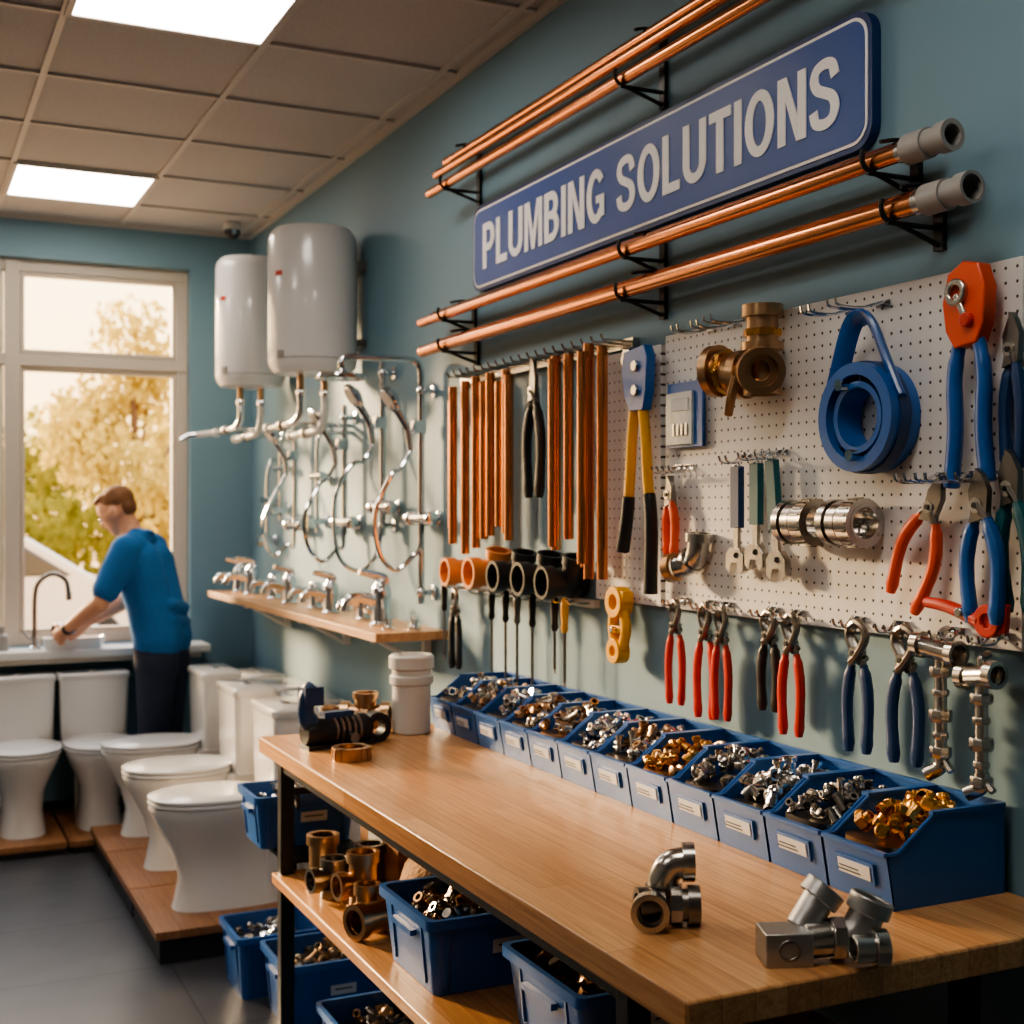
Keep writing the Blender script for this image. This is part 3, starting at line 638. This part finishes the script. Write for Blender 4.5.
def upfit(X,Y,Z,r,h,mat,name='pipe_coupling',elbow=None):
    b=B(); b.T=UF(X,Y,Z)
    b.pipe([(0,0,0),(0,0,h)],r*.84,r*.68,mat,22); collar(b,(0,0,h-.012),(0,0,1),r,.026,mat,.74,22); collar(b,(0,0,.013),(0,0,1),r,.026,mat,.74,22)
    if elbow: b.pipe([(0,0,h*.5),(-r*1.5,-r*.2,h*.5)],r*.7,r*.56,mat,18); collar(b,(-r*1.5,-r*.2,h*.5),(-1,-.13,0),r*.84,.022,mat,.74)
    b.done(name)
upfit(1.06,3.44,.531,.045,.13,brassd); upfit(1.05,3.30,.531,.04,.10,steeld,elbow=1); upfit(1.07,3.13,.531,.042,.155,brassd,elbow=1); upfit(1.16,3.33,.531,.042,.12,steeld); upfit(1.05,3.04,.531,.034,.10,brassd)
b=B(); b.T=UF(1.02,2.95,.531+.043,20); b.pipe([(-.03,0,0),(.07,0,0)],.036,.028,brassd,20); collar(b,(-.03,0,0),(1,0,0),.043,.024,brassd); collar(b,(.07,0,0),(1,0,0),.043,.024,brassd); b.done('pipe_coupling')
b=B(); b.T=UF(1.27,3.36,.531,6); b.box((0,0,.11),(.16,.24,.22),cardb); b.box((0,0,.221),(.03,.241,.002),labelm); b.box((-.0805,.02,.13),(.002,.09,.06),labelm); b.box((.0,-.1205,.14),(.10,.002,.06),labelm); b.box((0,-.06,.223),(.15,.07,.003),cardb,rot=(.1,0,0)); b.done('cardboard_box',bevel=.002)
b=B(); b.T=UF(1.26,3.07,.531); b.loft([se(0,0,.09,.10,0,2.4,20),se(0,0,.11,.125,.05,2.3,20),se(.01,0,.10,.12,.11,2.2,20),se(.02,0,.07,.09,.165,2,20),se(.02,0,.02,.03,.18,2,20)],burlap); b.done('burlap_sack',angle=80)
b=B(); b.T=UF(1.12,1.95,.531); b.pipe([(0,0,0),(0,0,.09)],.03,.024,brassd,16); collar(b,(0,0,.08),(0,0,1),.036,.02,brassd); b.done('pipe_coupling')
b=B(); b.T=UF(1.365,3.56,BZ)
b.lathe((0,0,0),(0,0,1),[(.052,0),(.056,.004),(.056,.14),(.064,.145),(.064,.165),(.057,.17),(.057,.185),(.066,.19),(.066,.222),(.060,.228),(.050,.228),(.048,.20),(.04,.19)],whitep,32)
b.done('pvc_pipe_fitting')
b=B(); b.T=UF(1.10,3.44,BZ,10)
b.lathe((-.10,0,.045),(1,0,.0),[(.03,0),(.036,.01),(.038,.07),(.034,.09),(.034,.15),(.040,.165),(.040,.185),(.028,.20)],blackm,20)
b.tube(catmull([(-.07,0,.05),(-.095,.0,.10),(-.085,.0,.15),(-.07,0,.165)],5),[.026,.023,.026,.028],navy,12)
b.pipe([(.12,-.02,.042),(.12,.02,.042)],.042,.022,blackm,24); b.box((-.08,0,.145),(.055,.05,.05),navy); b.box((0,0,.088),(.09,.03,.018),navy); b.cyl((.02,-.035,.03),(.02,-.07,.03),.014,steeld); b.box((0,0,.006),(.2,.06,.012),blackp)
for k in range(5): b.pipe([(-.02+k*.018,0,.045),(-.012+k*.018,0,.045)],.0405,.03,steeld,18)
b.done('pipe_threading_tool',bevel=.002)
def brasscl(X,Y,r,rz,name='brass_fitting'):
    b=B(); b.T=UF(X,Y,BZ,rz); b.pipe([(-.06,0,r),(.06,0,r)],r*.8,r*.62,brassd,22); collar(b,(-.06,0,r),(1,0,0),r,.024,brassd,.7,22); collar(b,(.06,0,r),(1,0,0),r,.024,brassd,.7,22); collar(b,(0,0,r),(1,0,0),r*.92,.02,brassd,.7,8)
    b.pipe([(0,0,r),(0,0,r*2.4)],r*.7,r*.55,brassd,18); collar(b,(0,0,r*2.4),(0,0,1),r*.84,.018,brassd,.74); b.done(name)
brasscl(1.245,3.62,.045,-30); brasscl(1.13,3.60,.032,10)
b=B(); b.T=UF(1.075,3.24,BZ); b.pipe([(0,0,0),(0,0,.034)],.05,.036,brassd,28)
for a in range(0,360,24): b.box((.05*math.cos(math.radians(a)),.05*math.sin(math.radians(a)),.017),(.005,.008,.028),brassd,rot=(0,0,math.radians(a)))
b.done('brass_ring_nut')
b=B(); b.T=UF(1.105,1.765,BZ,-28)@Matrix.Scale(.86,4)
b.pipe([(0,0,.0),(0,0,.055)],.030,.023,steel,24); collar(b,(0,0,.012),(0,0,1),.037,.024,steel,.72,24)
b.pipe(catmull([(0,0,.04),(0,0,.072),(.014,0,.098),(.045,0,.105)],6),.0285,.022,steel,22); collar(b,(.045,0,.105),(1,0,0),.036,.022,steel,.72,24); collar(b,(0,0,.058),(0,0,1),.034,.014,steeld,.72,8)
b.pipe([(-.040,-.03,.033),(.0,-.03,.033)],.027,.02,steeld,22); collar(b,(-.040,-.03,.033),(-1,-.2,0),.033,.022,steeld,.7,24)
b.pipe([(.015,-.035,.036),(.05,-.035,.036)],.029,.022,steeld,22); collar(b,(.052,-.035,.036),(1,0,0),.036,.022,steeld,.72,24); collar(b,(.02,-.035,.036),(1,0,0),.034,.02,steel,.72,8)
b.pipe([(-.02,-.02,.036),(-.028,-.075,.036)],.027,.02,steeld,22); collar(b,(-.029,-.08,.036),(-.1,-1,0),.035,.024,steel,.7,24)
b.done('steel_elbow_fitting')
b=B(); b.T=UF(1.205,1.505,BZ,-22)@Matrix.Scale(.92,4)
b.box((-.055,0,.026),(.075,.065,.052),alu); b.pipe([(-.055,-.034,.026),(-.055,-.030,.026)],.018,.012,steeld,16)
b.pipe([(-.02,0,.03),(.03,0,.035)],.027,.02,steel,22); b.pipe(catmull([(.02,0,.03),(.045,0,.034),(.065,0,.05),(.08,.0,.08)],6),.028,.021,alu,22); collar(b,(.082,0,.085),(.4,0,1),.035,.026,alu,.74,24); collar(b,(.028,0,.034),(1,0,0),.034,.022,steel,.72,8)
b.pipe([(-.02,.03,.04),(.015,.04,.09)],.026,.02,alu,20); collar(b,(.017,.04,.093),(.6,.1,.7),.034,.026,alu,.74,22)
b.pipe([(.04,-.04,.03),(.085,-.035,.03)],.022,.016,steel,20); collar(b,(.085,-.035,.03),(1,0,0),.029,.022,steel,.72,22)
b.done('cast_elbow_manifold',bevel=.002)
# ---------------------------------------------------------------- tap shelf
b=B(); b.bb((1.455,4.13,1.105),(W,6.72,1.135),shelfwood)
for y in(4.3,5.2,6.1): b.bb((W-.03,y-.012,.99),(W,y+.012,1.105),whitep); b.bb((1.50,y-.012,1.085),(W-.03,y+.012,1.105),whitep); b.tube([(W-.03,y,1.0),(1.53,y,1.09)],.008,whitep,8)
b.done('wall_shelf',bevel=.002)
def faucet(X,Y,Z,s_=1,rz=180,two=False):
    b=B(); b.T=UF(X,Y,Z,rz)@Matrix.Scale(s_,4)
    b.lathe((0,0,0),(0,0,1),[(.034,0),(.034,.006),(.028,.012),(.025,.05),(.028,.07),(.028,.10),(.02,.114)],chrome,20)
    b.tube(catmull([(.0,0,.06),(.05,0,.078),(.09,0,.076),(.105,0,.055)],6),[.019,.014],chrome,14,flat=.8); b.pipe([(.104,0,.058),(.107,0,.042)],.013,.009,chrome,12)
    if two:
        for s in(-1,1): b.tube([(0,0,.05),(0,s*.05,.05)],.012,chrome,12); b.lathe((0,s*.05,.05),(0,s,0),[(.015,0),(.022,.008),(.02,.035),(.012,.04)],chrome,8)
    else: b.tube(catmull([(0,0,.11),(-.005,0,.13),(.03,0,.142),(.065,0,.15)],5),[.013,.008],chrome,10,flat=1.5)
    b.done('basin_faucet')
for X_,Y_,s_,tw in((1.58,4.42,1.3,0),(1.60,4.68,.9,1),(1.58,5.02,1.1,0),(1.60,5.30,1.0,1),(1.58,5.62,1.1,0),(1.60,5.95,1.0,1),(1.58,6.30,1.2,0),(1.58,6.55,1.1,0)): faucet(X_,Y_,1.1355,s_,180,tw)
for X_,Y_ in((1.62,4.20),(1.54,4.24),(1.66,4.30)):
    b=B(); b.T=UF(X_,Y_,1.1355); b.lathe((0,0,0),(0,0,1),[(.022,0),(.022,.008),(.012,.014),(.012,.03),(.017,.032),(.017,.04)],chrome,16); b.done('sink_waste_plug')
# ---------------------------------------------------------------- showers
def shower(Y,z0,z1,rain=False,side=.08,hz=1.62,hoseZ=1.30,ho=.24):
    b=B(); b.T=WF(Y,0,0)
    b.tube([(0,z0,.05),(0,z1,.05)],.012,chrome,12)
    for z in(z0+.04,z1-.05): b.tube([(0,z,0),(0,z,.05)],.012,chrome,12); b.lathe((0,z,0),(0,0,1),[(.026,0),(.026,.008),(.014,.012)],chrome,16); b.ell((0,z,.05),(.017,.02,.017),chrome,12,8)
    if rain:
        b.tube(catmull([(0,z1-.02,.05),(0,z1+.03,.055),(0,z1+.055,.09),(0,z1+.055,.2),(0,z1+.055,.31),(0,z1+.04,.34),(0,z1+.01,.34)],6),.012,chrome,12)
        b.lathe((0,z1+.012,.34),(0,-1,0),[(.014,0),(.018,.012),(.085,.02),(.09,.028),(.088,.036)],chrome,28)
    b.box((0,hz+.20,.06),(.035,.045,.045),chrome)
    b.tube(catmull([(-.01,hz+.12,.085),(-.01,hz+.20,.10),(-.01,hz+.28,.15)],5),[.012,.016],chrome,12)
    b.lathe((-.01,hz+.30,.158),(0,-.55,.8),[(.02,-.02),(.050,-.005),(.055,.008),(.049,.016)],chrome,22)
    b.lathe((-.01,hz+.30,.158),(0,-.55,.8),[(.042,.016),(.040,.018)],greyp,22)
    b.tube([(-side,hz-.12,.055),(side,hz-.12,.055)],.020,chrome,16)
    for s in(-1,1): b.lathe((s*side,hz-.12,.055),(s,0,0),[(.024,0),(.027,.008),(.025,.04),(.017,.045)],chrome,16); b.tube([(s*side*.7,hz-.12,0),(s*side*.7,hz-.12,.05)],.013,chrome,12); b.lathe((s*side*.7,hz-.12,0),(0,0,1),[(.028,0),(.028,.008),(.016,.014)],chrome,16)
    b.tube(catmull([(.02,hz-.14,.06),(.02,hz-.22,.062),(.0,hoseZ+.05,.08),(-.01,hoseZ,.14),(-.01,hoseZ+.06,ho-.02),(0,hz-.1,ho),(0,hz+.03,ho-.06),(-.005,hz+.06,.12),(-.01,hz+.12,.085)],7),.0085,chrome,8)
    b.done('shower_set')
shower(4.26,1.22,2.02,True,.07,1.64,1.34,.22); shower(4.66,1.45,2.12,False,.07,1.68,1.32,.24); shower(5.12,1.45,1.98,False,.08,1.62,1.34,.22); shower(5.85,1.45,1.98,False,.08,1.60,1.34,.20)
# ---------------------------------------------------------------- water heaters
def heater(X,Y,z0,z1,r):
    b=B(); b.T=UF(X,Y,0)
    h=z1-z0; prof=[(r*.55,0),(r*.86,.006),(r*.97,.03),(r,.06),(r,h-.06),(r*.97,h-.03),(r*.86,h-.008),(r*.5,h)]
    b.lathe((0,0,z0),(0,0,1),prof,enamel,48)
    b.lathe((0,0,z0+.055),(0,0,1),[(r*1.004,0),(r*1.004,.004)],greyp,48)
    b.box((-r*.90,-r*.44,z0+h*.66),(.035,.003,.02),redp,rot=(0,0,math.radians(-62))); b.box((-r*.88,-r*.5,z0+h*.12),(.03,.008,.03),greyp,rot=(0,0,math.radians(-60)))
    b.bb((.02,-.08,z0+h*.72),(W-X,.08,z0+h*.78),steeld); b.bb((.02,-.08,z0+h*.2),(W-X,.08,z0+h*.25),steeld)
    for dx in(-.05,.05): b.pipe([(dx,0,z0-.06),(dx,0,z0+.01)],.014,.009,brassd,12); b.lathe((dx,0,z0-.08),(0,0,1),[(.018,0),(.02,.004),(.02,.02),(.018,.024)],chrome,6)
    b.done('water_heater')
heater(1.52,5.07,2.09,2.68,.178); heater(1.535,6.14,2.13,2.75,.165)
b=B()
for (hx,hy,z) in((1.52,5.07,2.01),(1.535,6.14,2.05)):
    for k,dx in enumerate((-.05,.05)):
        b.tube(catmull([(hx+dx,hy,z),(hx+dx,hy,z-.06),(hx+dx-.01,hy+.03,z-.10-.03*k),(hx+dx-.02,hy+.14,z-.11-.03*k),(hx+dx-.02,hy+.42,z-.11-.03*k)],5),.015,whitep if k else chrome,12)
        b.tube([(hx+dx-.02,hy+.10,z-.11-.03*k),(W-.0,hy+.10,z-.11-.03*k)],.011,chrome,10); collar(b,(hx+dx-.02,hy+.2,z-.11-.03*k),(0,1,0),.024,.04,steel); collar(b,(hx+dx-.02,hy+.42,z-.11-.03*k),(0,1,0),.022,.03,whitep)
b.tube([(1.46,6.56,1.94),(1.38,6.62,1.93)],.015,whitep,12); b.tube(catmull([(1.39,6.62,1.93),(1.34,6.64,1.925),(1.30,6.64,1.90)],4),[.018,.012],chrome,12)
for y,z0,z1 in((6.1,1.5,1.95),(5.5,1.45,1.92),(6.35,1.35,1.8)):
    b.tube(catmull([(W-.03,y,z1),(W-.05,y,z1-.1),(W-.05,y,z0+.1),(W-.05,y,z0)],4),.009,chrome,10); b.lathe((W-.0,y,z0+.05),(-1,0,0),[(.03,0),(.03,.01),(.016,.02),(.016,.07),(.03,.075),(.03,.10)],chrome,14); b.tube([(W-.05,y-.08,z0+.25),(W-.05,y+.08,z0+.25)],.017,chrome,12)
    b.tube([(W,y,z0+.25),(W-.05,y,z0+.25)],.012,chrome,10); b.tube([(W,y,z1),(W-.03,y,z1)],.012,chrome,10)
b.done('heater_pipework')
# ---------------------------------------------------------------- toilets (local +x = front)
def toilet(X,Y,Z,rz,sc=1,th=.78):
    b=B(); b.T=UF(X,Y,Z,rz)@Matrix.Scale(sc,4)
    R=[(0,.0,.225,.115,3,None),(.03,.0,.215,.11,3,None),(.12,.0,.20,.10,2.6,.20),(.22,.02,.205,.108,2.4,.20),(.30,.045,.222,.14,2.3,.21),(.36,.055,.245,.168,2.2,.21),(.395,.06,.255,.178,2.2,.21)]
    b.loft([se(c,0,rx,ry,z,n,32,rb) for z,c,rx,ry,n,rb in R]+[se(.06,0,.252,.176,.405,2.2,32,.21),se(.07,0,.195,.125,.405,2.2,32,.15),se(.06,0,.13,.08,.30,2.2,32,.1)],ceramic)
    for z in (.408,.427):
        b.loft([se(.055,0,.254,.182,z,2.25,36,.205),se(.055,0,.262,.188,z+.004,2.25,36,.21),se(.055,0,.262,.188,z+.013,2.25,36,.21),se(.055,0,.252,.18,z+.0165,2.25,36,.203)],enamel)
    b.ell((.05,0,.442),(.235,.165,.010),enamel,28,8)
    for s in(-1,1): b.cyl((-.15,s*.07-.02,.43),(-.15,s*.07+.02,.43),.012,chrome,seg=12)
    def rr(cx,sx,sy,z,r=.03): return [(cx+p[0],p[1],z) for p in rrect(sx,sy,r,5)]
    b.loft([rr(-.19,.12,.20,.0,.02),rr(-.19,.14,.21,.25,.02),rr(-.20,.20,.30,.36),rr(-.215,.19,.34,.40)],ceramic)
    b.loft([rr(-.225,.16,.32,.40),rr(-.225,.17,.345,.43),rr(-.225,.18,.36,th-.04),rr(-.225,.18,.36,th-.035)],ceramic)
    b.loft([rr(-.225,.19,.37,th-.035),rr(-.225,.196,.376,th-.03),rr(-.225,.196,.376,th-.008),rr(-.225,.18,.36,th)],ceramic)
    b.lathe((-.225,0,th),(0,0,1),[(.024,0),(.024,.005),(.02,.007)],chrome,20)
    b.done('toilet')
def platform(x0,x1,y0,y1,h=.115):
    b=B(); b.bb((x0+.015,y0+.015,0),(x1-.015,y1-.015,h-.03),plinthm); b.bb((x0,y0,h-.03),(x1,y1,h),plywood); b.done('display_platform',bevel=.003)
for y in(4.76,5.35,5.94): toilet(1.11,y,.1155,180,.92,.775)
platform(.80,1.45,4.50,5.06); platform(.80,1.45,5.07,5.65); platform(.80,1.45,5.66,6.14)
for x in(.535,.88): toilet(x,6.46,.0605,-90,.90,.775)
platform(.34,.70,6.13,6.84,.06); platform(.71,.995,6.13,6.84,.06)
def cistern(X,Y):
    b=B(); b.T=UF(X,Y,0)
    def rr(sx,sy,z,r=.025): return [(p[0],p[1],z) for p in rrect(sx,sy,r,5)]
    b.loft([rr(.15,.30,0),rr(.16,.33,.05),rr(.17,.35,.72),rr(.17,.35,.73)],ceramic); b.loft([rr(.18,.36,.73),rr(.186,.366,.735),rr(.186,.366,.755),rr(.17,.35,.762)],ceramic); b.lathe((0,0,.762),(0,0,1),[(.022,0),(.022,.005),(.018,.007)],chrome,18)
    b.done('cistern_unit')
for y in(4.45,4.9,5.35,5.8,6.25): cistern(1.60,y)
b=B(); b.T=UF(.62,6.76,.8655)
b.lathe((0,0,0),(0,0,1),[(.028,0),(.028,.01),(.018,.02),(.016,.06)],chrome,18); b.tube(catmull([(0,0,.04),(0,0,.25),(.02,-.0,.33),(.08,-.02,.37),(.14,-.03,.34),(.155,-.035,.27)],7),.012,steeld,12); b.tube([(0,0,.05),(-.03,0,.06),(-.06,0,.10)],.007,steeld,8); b.cyl((.155,-.035,.28),(.156,-.035,.24),.014,steeld); b.done('kitchen_faucet')
b=B(); b.T=UF(.80,6.755,.8655); b.loft([se(0,0,.13,.07,0,3,28),se(0,0,.15,.085,.05,3,28),se(0,0,.155,.088,.055,3,28),se(0,0,.14,.076,.055,3,28),se(0,0,.11,.055,.012,3,28)],ceramic); b.done('sink_basin')
for x,h in((.40,.13),(.47,.10)):
    b=B(); b.T=UF(x,6.78,.8655); b.lathe((0,0,0),(0,0,1),[(.03,0),(.032,.005),(.032,h*.7),(.014,h*.85),(.014,h),(.018,h),(.018,h+.02)],greyp if h<.12 else cardb,16); b.done('soap_bottle')
# ---------------------------------------------------------------- man
skinm=M('skin',(208,152,122),.5,0,.06,14); hairm=M('hair',(116,78,48),.7,0,.3,60,bump=.5); shirtm=M('polo_blue',(22,98,160),.85,0,.14,10,bump=.35); pantm=M('trousers_navy',(30,40,62),.85,0,.2,14,bump=.35); shoem=M('shoe',(40,34,32),.5,0,.1)
prims=[]
def cap(p0,r0,p1,r1,lab): prims.append((Vector(p0),r0,Vector(p1),r1,lab))
for s in(-1,1):
    cap((-.01,s*.07,.93),.118,(.03,s*.075,1.10),.112,'shirt'); cap((.03,s*.075,1.10),.110,(.085,s*.085,1.29),.118,'shirt'); cap((.085,s*.06,1.30),.112,(.10,s*.12,1.365),.078,'shirt')
    cap((.0,s*.065,.89),.108,(-.01,s*.085,.80),.105,'pants'); cap((-.01,s*.09,.82),.10,(.0,s*.10,.47),.07,'pants'); cap((.0,s*.10,.47),.07,(-.06,s*.105,.10),.058,'pants'); cap((-.09,s*.105,.045),.042,(.08,s*.115,.035),.034,'shoe')
cap((.10,-.05,1.40),.06,(.10,.05,1.40),.06,'shirt')
cap((.12,0,1.38),.056,(.17,0,1.49),.052,'skin')
arms={1:[(.105,.185,1.36),(.20,.255,1.115),(.40,.17,.985)],-1:[(.105,-.185,1.36),(.22,-.24,1.12),(.41,-.08,.99)]}
for s,(a,e,w_) in arms.items():
    a=Vector(a);e=Vector(e);w_=Vector(w_)
    cap(a,.072,a+(e-a)*.74,.066,'shirt'); cap(a+(e-a)*.5,.046,e,.042,'skin'); cap(e,.042,e+(w_-e)*.35,.042,'skin'); cap(e+(w_-e)*.35,.042,w_,.026,'skin')
for z_,x_ in ((.93,-.06),(1.0,-.055),(1.07,-.05)): cap((x_-.03,-.10,z_),.03,(x_-.035,.10,z_+.03),.028,'shirt')
bp_=B()
def capmesh(b,p0,r0,p1,r1,mat):
    ax=(p1-p0); L=ax.length; pr=[(r0*math.sin(math.radians(a)),-r0*math.cos(math.radians(a))) for a in range(8,91,16)]+[(r1*math.cos(math.radians(a)),L+r1*math.sin(math.radians(a))) for a in range(0,83,16)]
    b.lathe(p0,ax,pr,mat,20)
for p in prims: capmesh(bp_,*p[:4],skinm)
HC_=Vector((.215,0,1.545)); Rh=Euler((0,math.radians(32),0)).to_matrix()
def H(v): return HC_+Rh@Vector(v)
heads=[((0,0,.022),(.093,.074,.086),'skin'),((.028,0,-.045),(.062,.056,.062),'skin'),((.05,0,-.085),(.032,.034,.024),'skin'),((.094,0,-.02),(.018,.012,.022),'skin'),((.012,0,-.005),(.078,.0765,.05),'skin'),
 ((-.020,0,.044),(.090,.077,.076),'hair'),((.028,0,.086),(.056,.060,.026),'hair'),((-.052,0,-.005),(.046,.060,.050),'hair')]
for c,r,l in heads: bp_.ell(H(c),r,skinm,24,16,rot=(0,math.radians(32),0))
for s in(-1,1): bp_.ell(H((-.008,s*.077,-.012)),(.019,.009,.032),skinm,12,8,rot=(0,math.radians(32),0))
tmp=bp_.done('tmp_body'); off=tmp.location.copy()
md=tmp.modifiers.new('r','REMESH'); md.mode='VOXEL'; md.voxel_size=.0065
ms=tmp.modifiers.new('s','SMOOTH'); ms.iterations=4; ms.factor=.5
dg=bpy.context.evaluated_depsgraph_get(); bm_me=bpy.data.meshes.new_from_object(tmp.evaluated_get(dg)); bpy.data.objects.remove(tmp)
bm_me.materials.clear()
labs=['skin','shirt','pants','shoe','hair']
for m in(skinm,shirtm,pantm,shoem,hairm): bm_me.materials.append(m)
RhT=Rh.transposed()
def sd(p,q):
    a,r0,c,r1,_=q; ax=c-a; t=max(0,min(1,(p-a).dot(ax)/ax.length_squared)); return (p-(a+ax*t)).length-(r0+(r1-r0)*t)
for v in bm_me.vertices: v.co+=off
for f in bm_me.polygons:
    p=f.center; best=9;bl='skin'
    for q in prims:
        if (q[0]-p).length>.5 and (q[2]-p).length>.5: continue
        d_=sd(p,q)
        if d_<best: best=d_;bl=q[4]
    if p.z>1.42:
        for c,r,l in heads:
            k=RhT@(p-H(c)); rr_=Vector((k.x/r[0],k.y/r[1],k.z/r[2])).length; d_=(rr_-1)*min(r)
            if d_<best: best=d_;bl=l
    f.material_index=labs.index(bl); f.use_smooth=True
hb=B()
for s,(a,e,w_) in arms.items():
    w_=Vector(w_); e=Vector(e); d=(w_-e).normalized(); d=(d+Vector((0,-.2*s,-.1))).normalized(); inn=Vector((0,-s,0)); inn=(inn-d*inn.dot(d)).normalized(); up=d.cross(inn); up=up if up.z>0 else -up
    hb.loft([[tuple(w_+d*t+ (up*math.cos(k*math.pi/6)*wd+inn*math.sin(k*math.pi/6)*tk)) for k in range(12)] for t,wd,tk in((-.01,.022,.02),(.015,.03,.019),(.05,.038,.018),(.078,.038,.015),(.088,.03,.011))],skinm)
    for i,(o_,L) in enumerate(((.030,.068),(.010,.076),(-.010,.070),(-.029,.056))):
        r0=w_+d*.078+up*o_; hb.tube(catmull([r0-d*.015,r0+d*L*.35+inn*.004,r0+d*L*.68+inn*.022,r0+d*L*.8+inn*.045],4),[.0092,.0072],skinm,8)
    t0=w_+d*.03+up*.028; hb.tube(catmull([t0,t0+up*.022+d*.02+inn*.012,t0+up*.02+d*.045+inn*.03,t0+up*.01+d*.06+inn*.042],4),[.011,.008],skinm,8)
for s in(-1,1): hb.ell(H((.084,s*.032,-.002)),(.010,.013,.008),ceramic,10,8,rot=(0,math.radians(32),0)); hb.ell(H((.091,s*.033,-.002)),(.005,.006,.006),blackp,8,6); hb.tube([H((.088,s*.018,.018)),H((.086,s*.048,.016))],.004,hairm,6)
hb.tube([H((.083,-.02,-.058)),H((.090,0,-.056)),H((.083,.02,-.058))],.004,redp,6)
hb.tube([Vector((.115+.062*math.cos(t),.066*math.sin(t),1.425-.3*.062*math.cos(t))) for t in [k*math.pi/8 for k in range(17)]],.012,shirtm,8,flat=1.6)
hb.pipe([(.40-.0,.17,.985),(.385,.176,.993)],.031,.026,blackp,16)
hm=hb.done('tmp_hands'); hoff=hm.location.copy()
base=len(bm_me.vertices)
mv=[v.co.copy() for v in bm_me.vertices]+[v.co+hoff for v in hm.data.vertices]
mf=[list(p.vertices) for p in bm_me.polygons]+[[i+base for i in p.vertices] for p in hm.data.polygons]
mats=list(bm_me.materials); mi=[p.material_index for p in bm_me.polygons]
for p in hm.data.polygons:
    m_=hm.data.materials[p.material_index]
    if m_ not in mats: mats.append(m_)
    mi.append(mats.index(m_))
bpy.data.objects.remove(hm)
nm=bpy.data.meshes.new('man'); nm.from_pydata(mv,[],mf); nm.update()
for m_ in mats: nm.materials.append(m_)
nm.polygons.foreach_set('material_index',mi); nm.polygons.foreach_set('use_smooth',[True]*len(nm.polygons))
man=bpy.data.objects.new('man',nm); bpy.context.scene.collection.objects.link(man); man.location=(1.165,6.42,0); man.rotation_euler=(0,0,math.radians(150))
b=B(); b.T=UF(.73,6.64,.975,20); b.pipe([(-.04,0,0),(.05,0,0)],.028,.02,chrome,16); collar(b,(.045,0,0),(1,0,0),.035,.03,chrome); b.done('tap_body')
# ---------------------------------------------------------------- light
sc=bpy.context.scene
w=bpy.data.worlds.new('world'); sc.world=w; w.use_nodes=True; nt=w.node_tree; bg=nt.nodes['Background']
tc=nt.nodes.new('ShaderNodeTexCoord'); sx=nt.nodes.new('ShaderNodeSeparateXYZ'); nt.links.new(tc.outputs['Generated'],sx.inputs[0])
rp=nt.nodes.new('ShaderNodeValToRGB'); rp.color_ramp.elements[0].position=.0; rp.color_ramp.elements[0].color=(1,.60,.26,1); rp.color_ramp.elements[1].position=.6; rp.color_ramp.elements[1].color=(.85,.86,.90,1)
e=rp.color_ramp.elements.new(.18); e.color=(1,.76,.42,1)
nt.links.new(sx.outputs['Z'],rp.inputs[0]); nt.links.new(rp.outputs[0],bg.inputs['Color']); bg.inputs['Strength'].default_value=5.5
sl=bpy.data.lights.new('sun','SUN'); sl.energy=15; sl.angle=math.radians(9); sl.color=(1,.70,.40)
so=bpy.data.objects.new('sun',sl); sc.collection.objects.link(so); so.rotation_euler=Vector((-.42,.85,.25)).to_track_quat('Z','Y').to_euler()
try: sc.view_settings.view_transform='AgX'; sc.view_settings.look='AgX - Medium High Contrast'
except Exception as ex: print('look',ex)
# ---------------------------------------------------------------- camera
cam=bpy.data.cameras.new('camera'); cam.lens=36*1300/1024; cam.sensor_width=36
co=bpy.data.objects.new('camera',cam); sc.collection.objects.link(co); co.location=(0,0,1.55); co.rotation_euler=(math.radians(90),0,math.radians(-25.4)); cam.shift_y=-.002
cam.clip_start=.05; cam.dof.use_dof=True; cam.dof.focus_distance=2.4; cam.dof.aperture_fstop=4.5
sc.camera=co
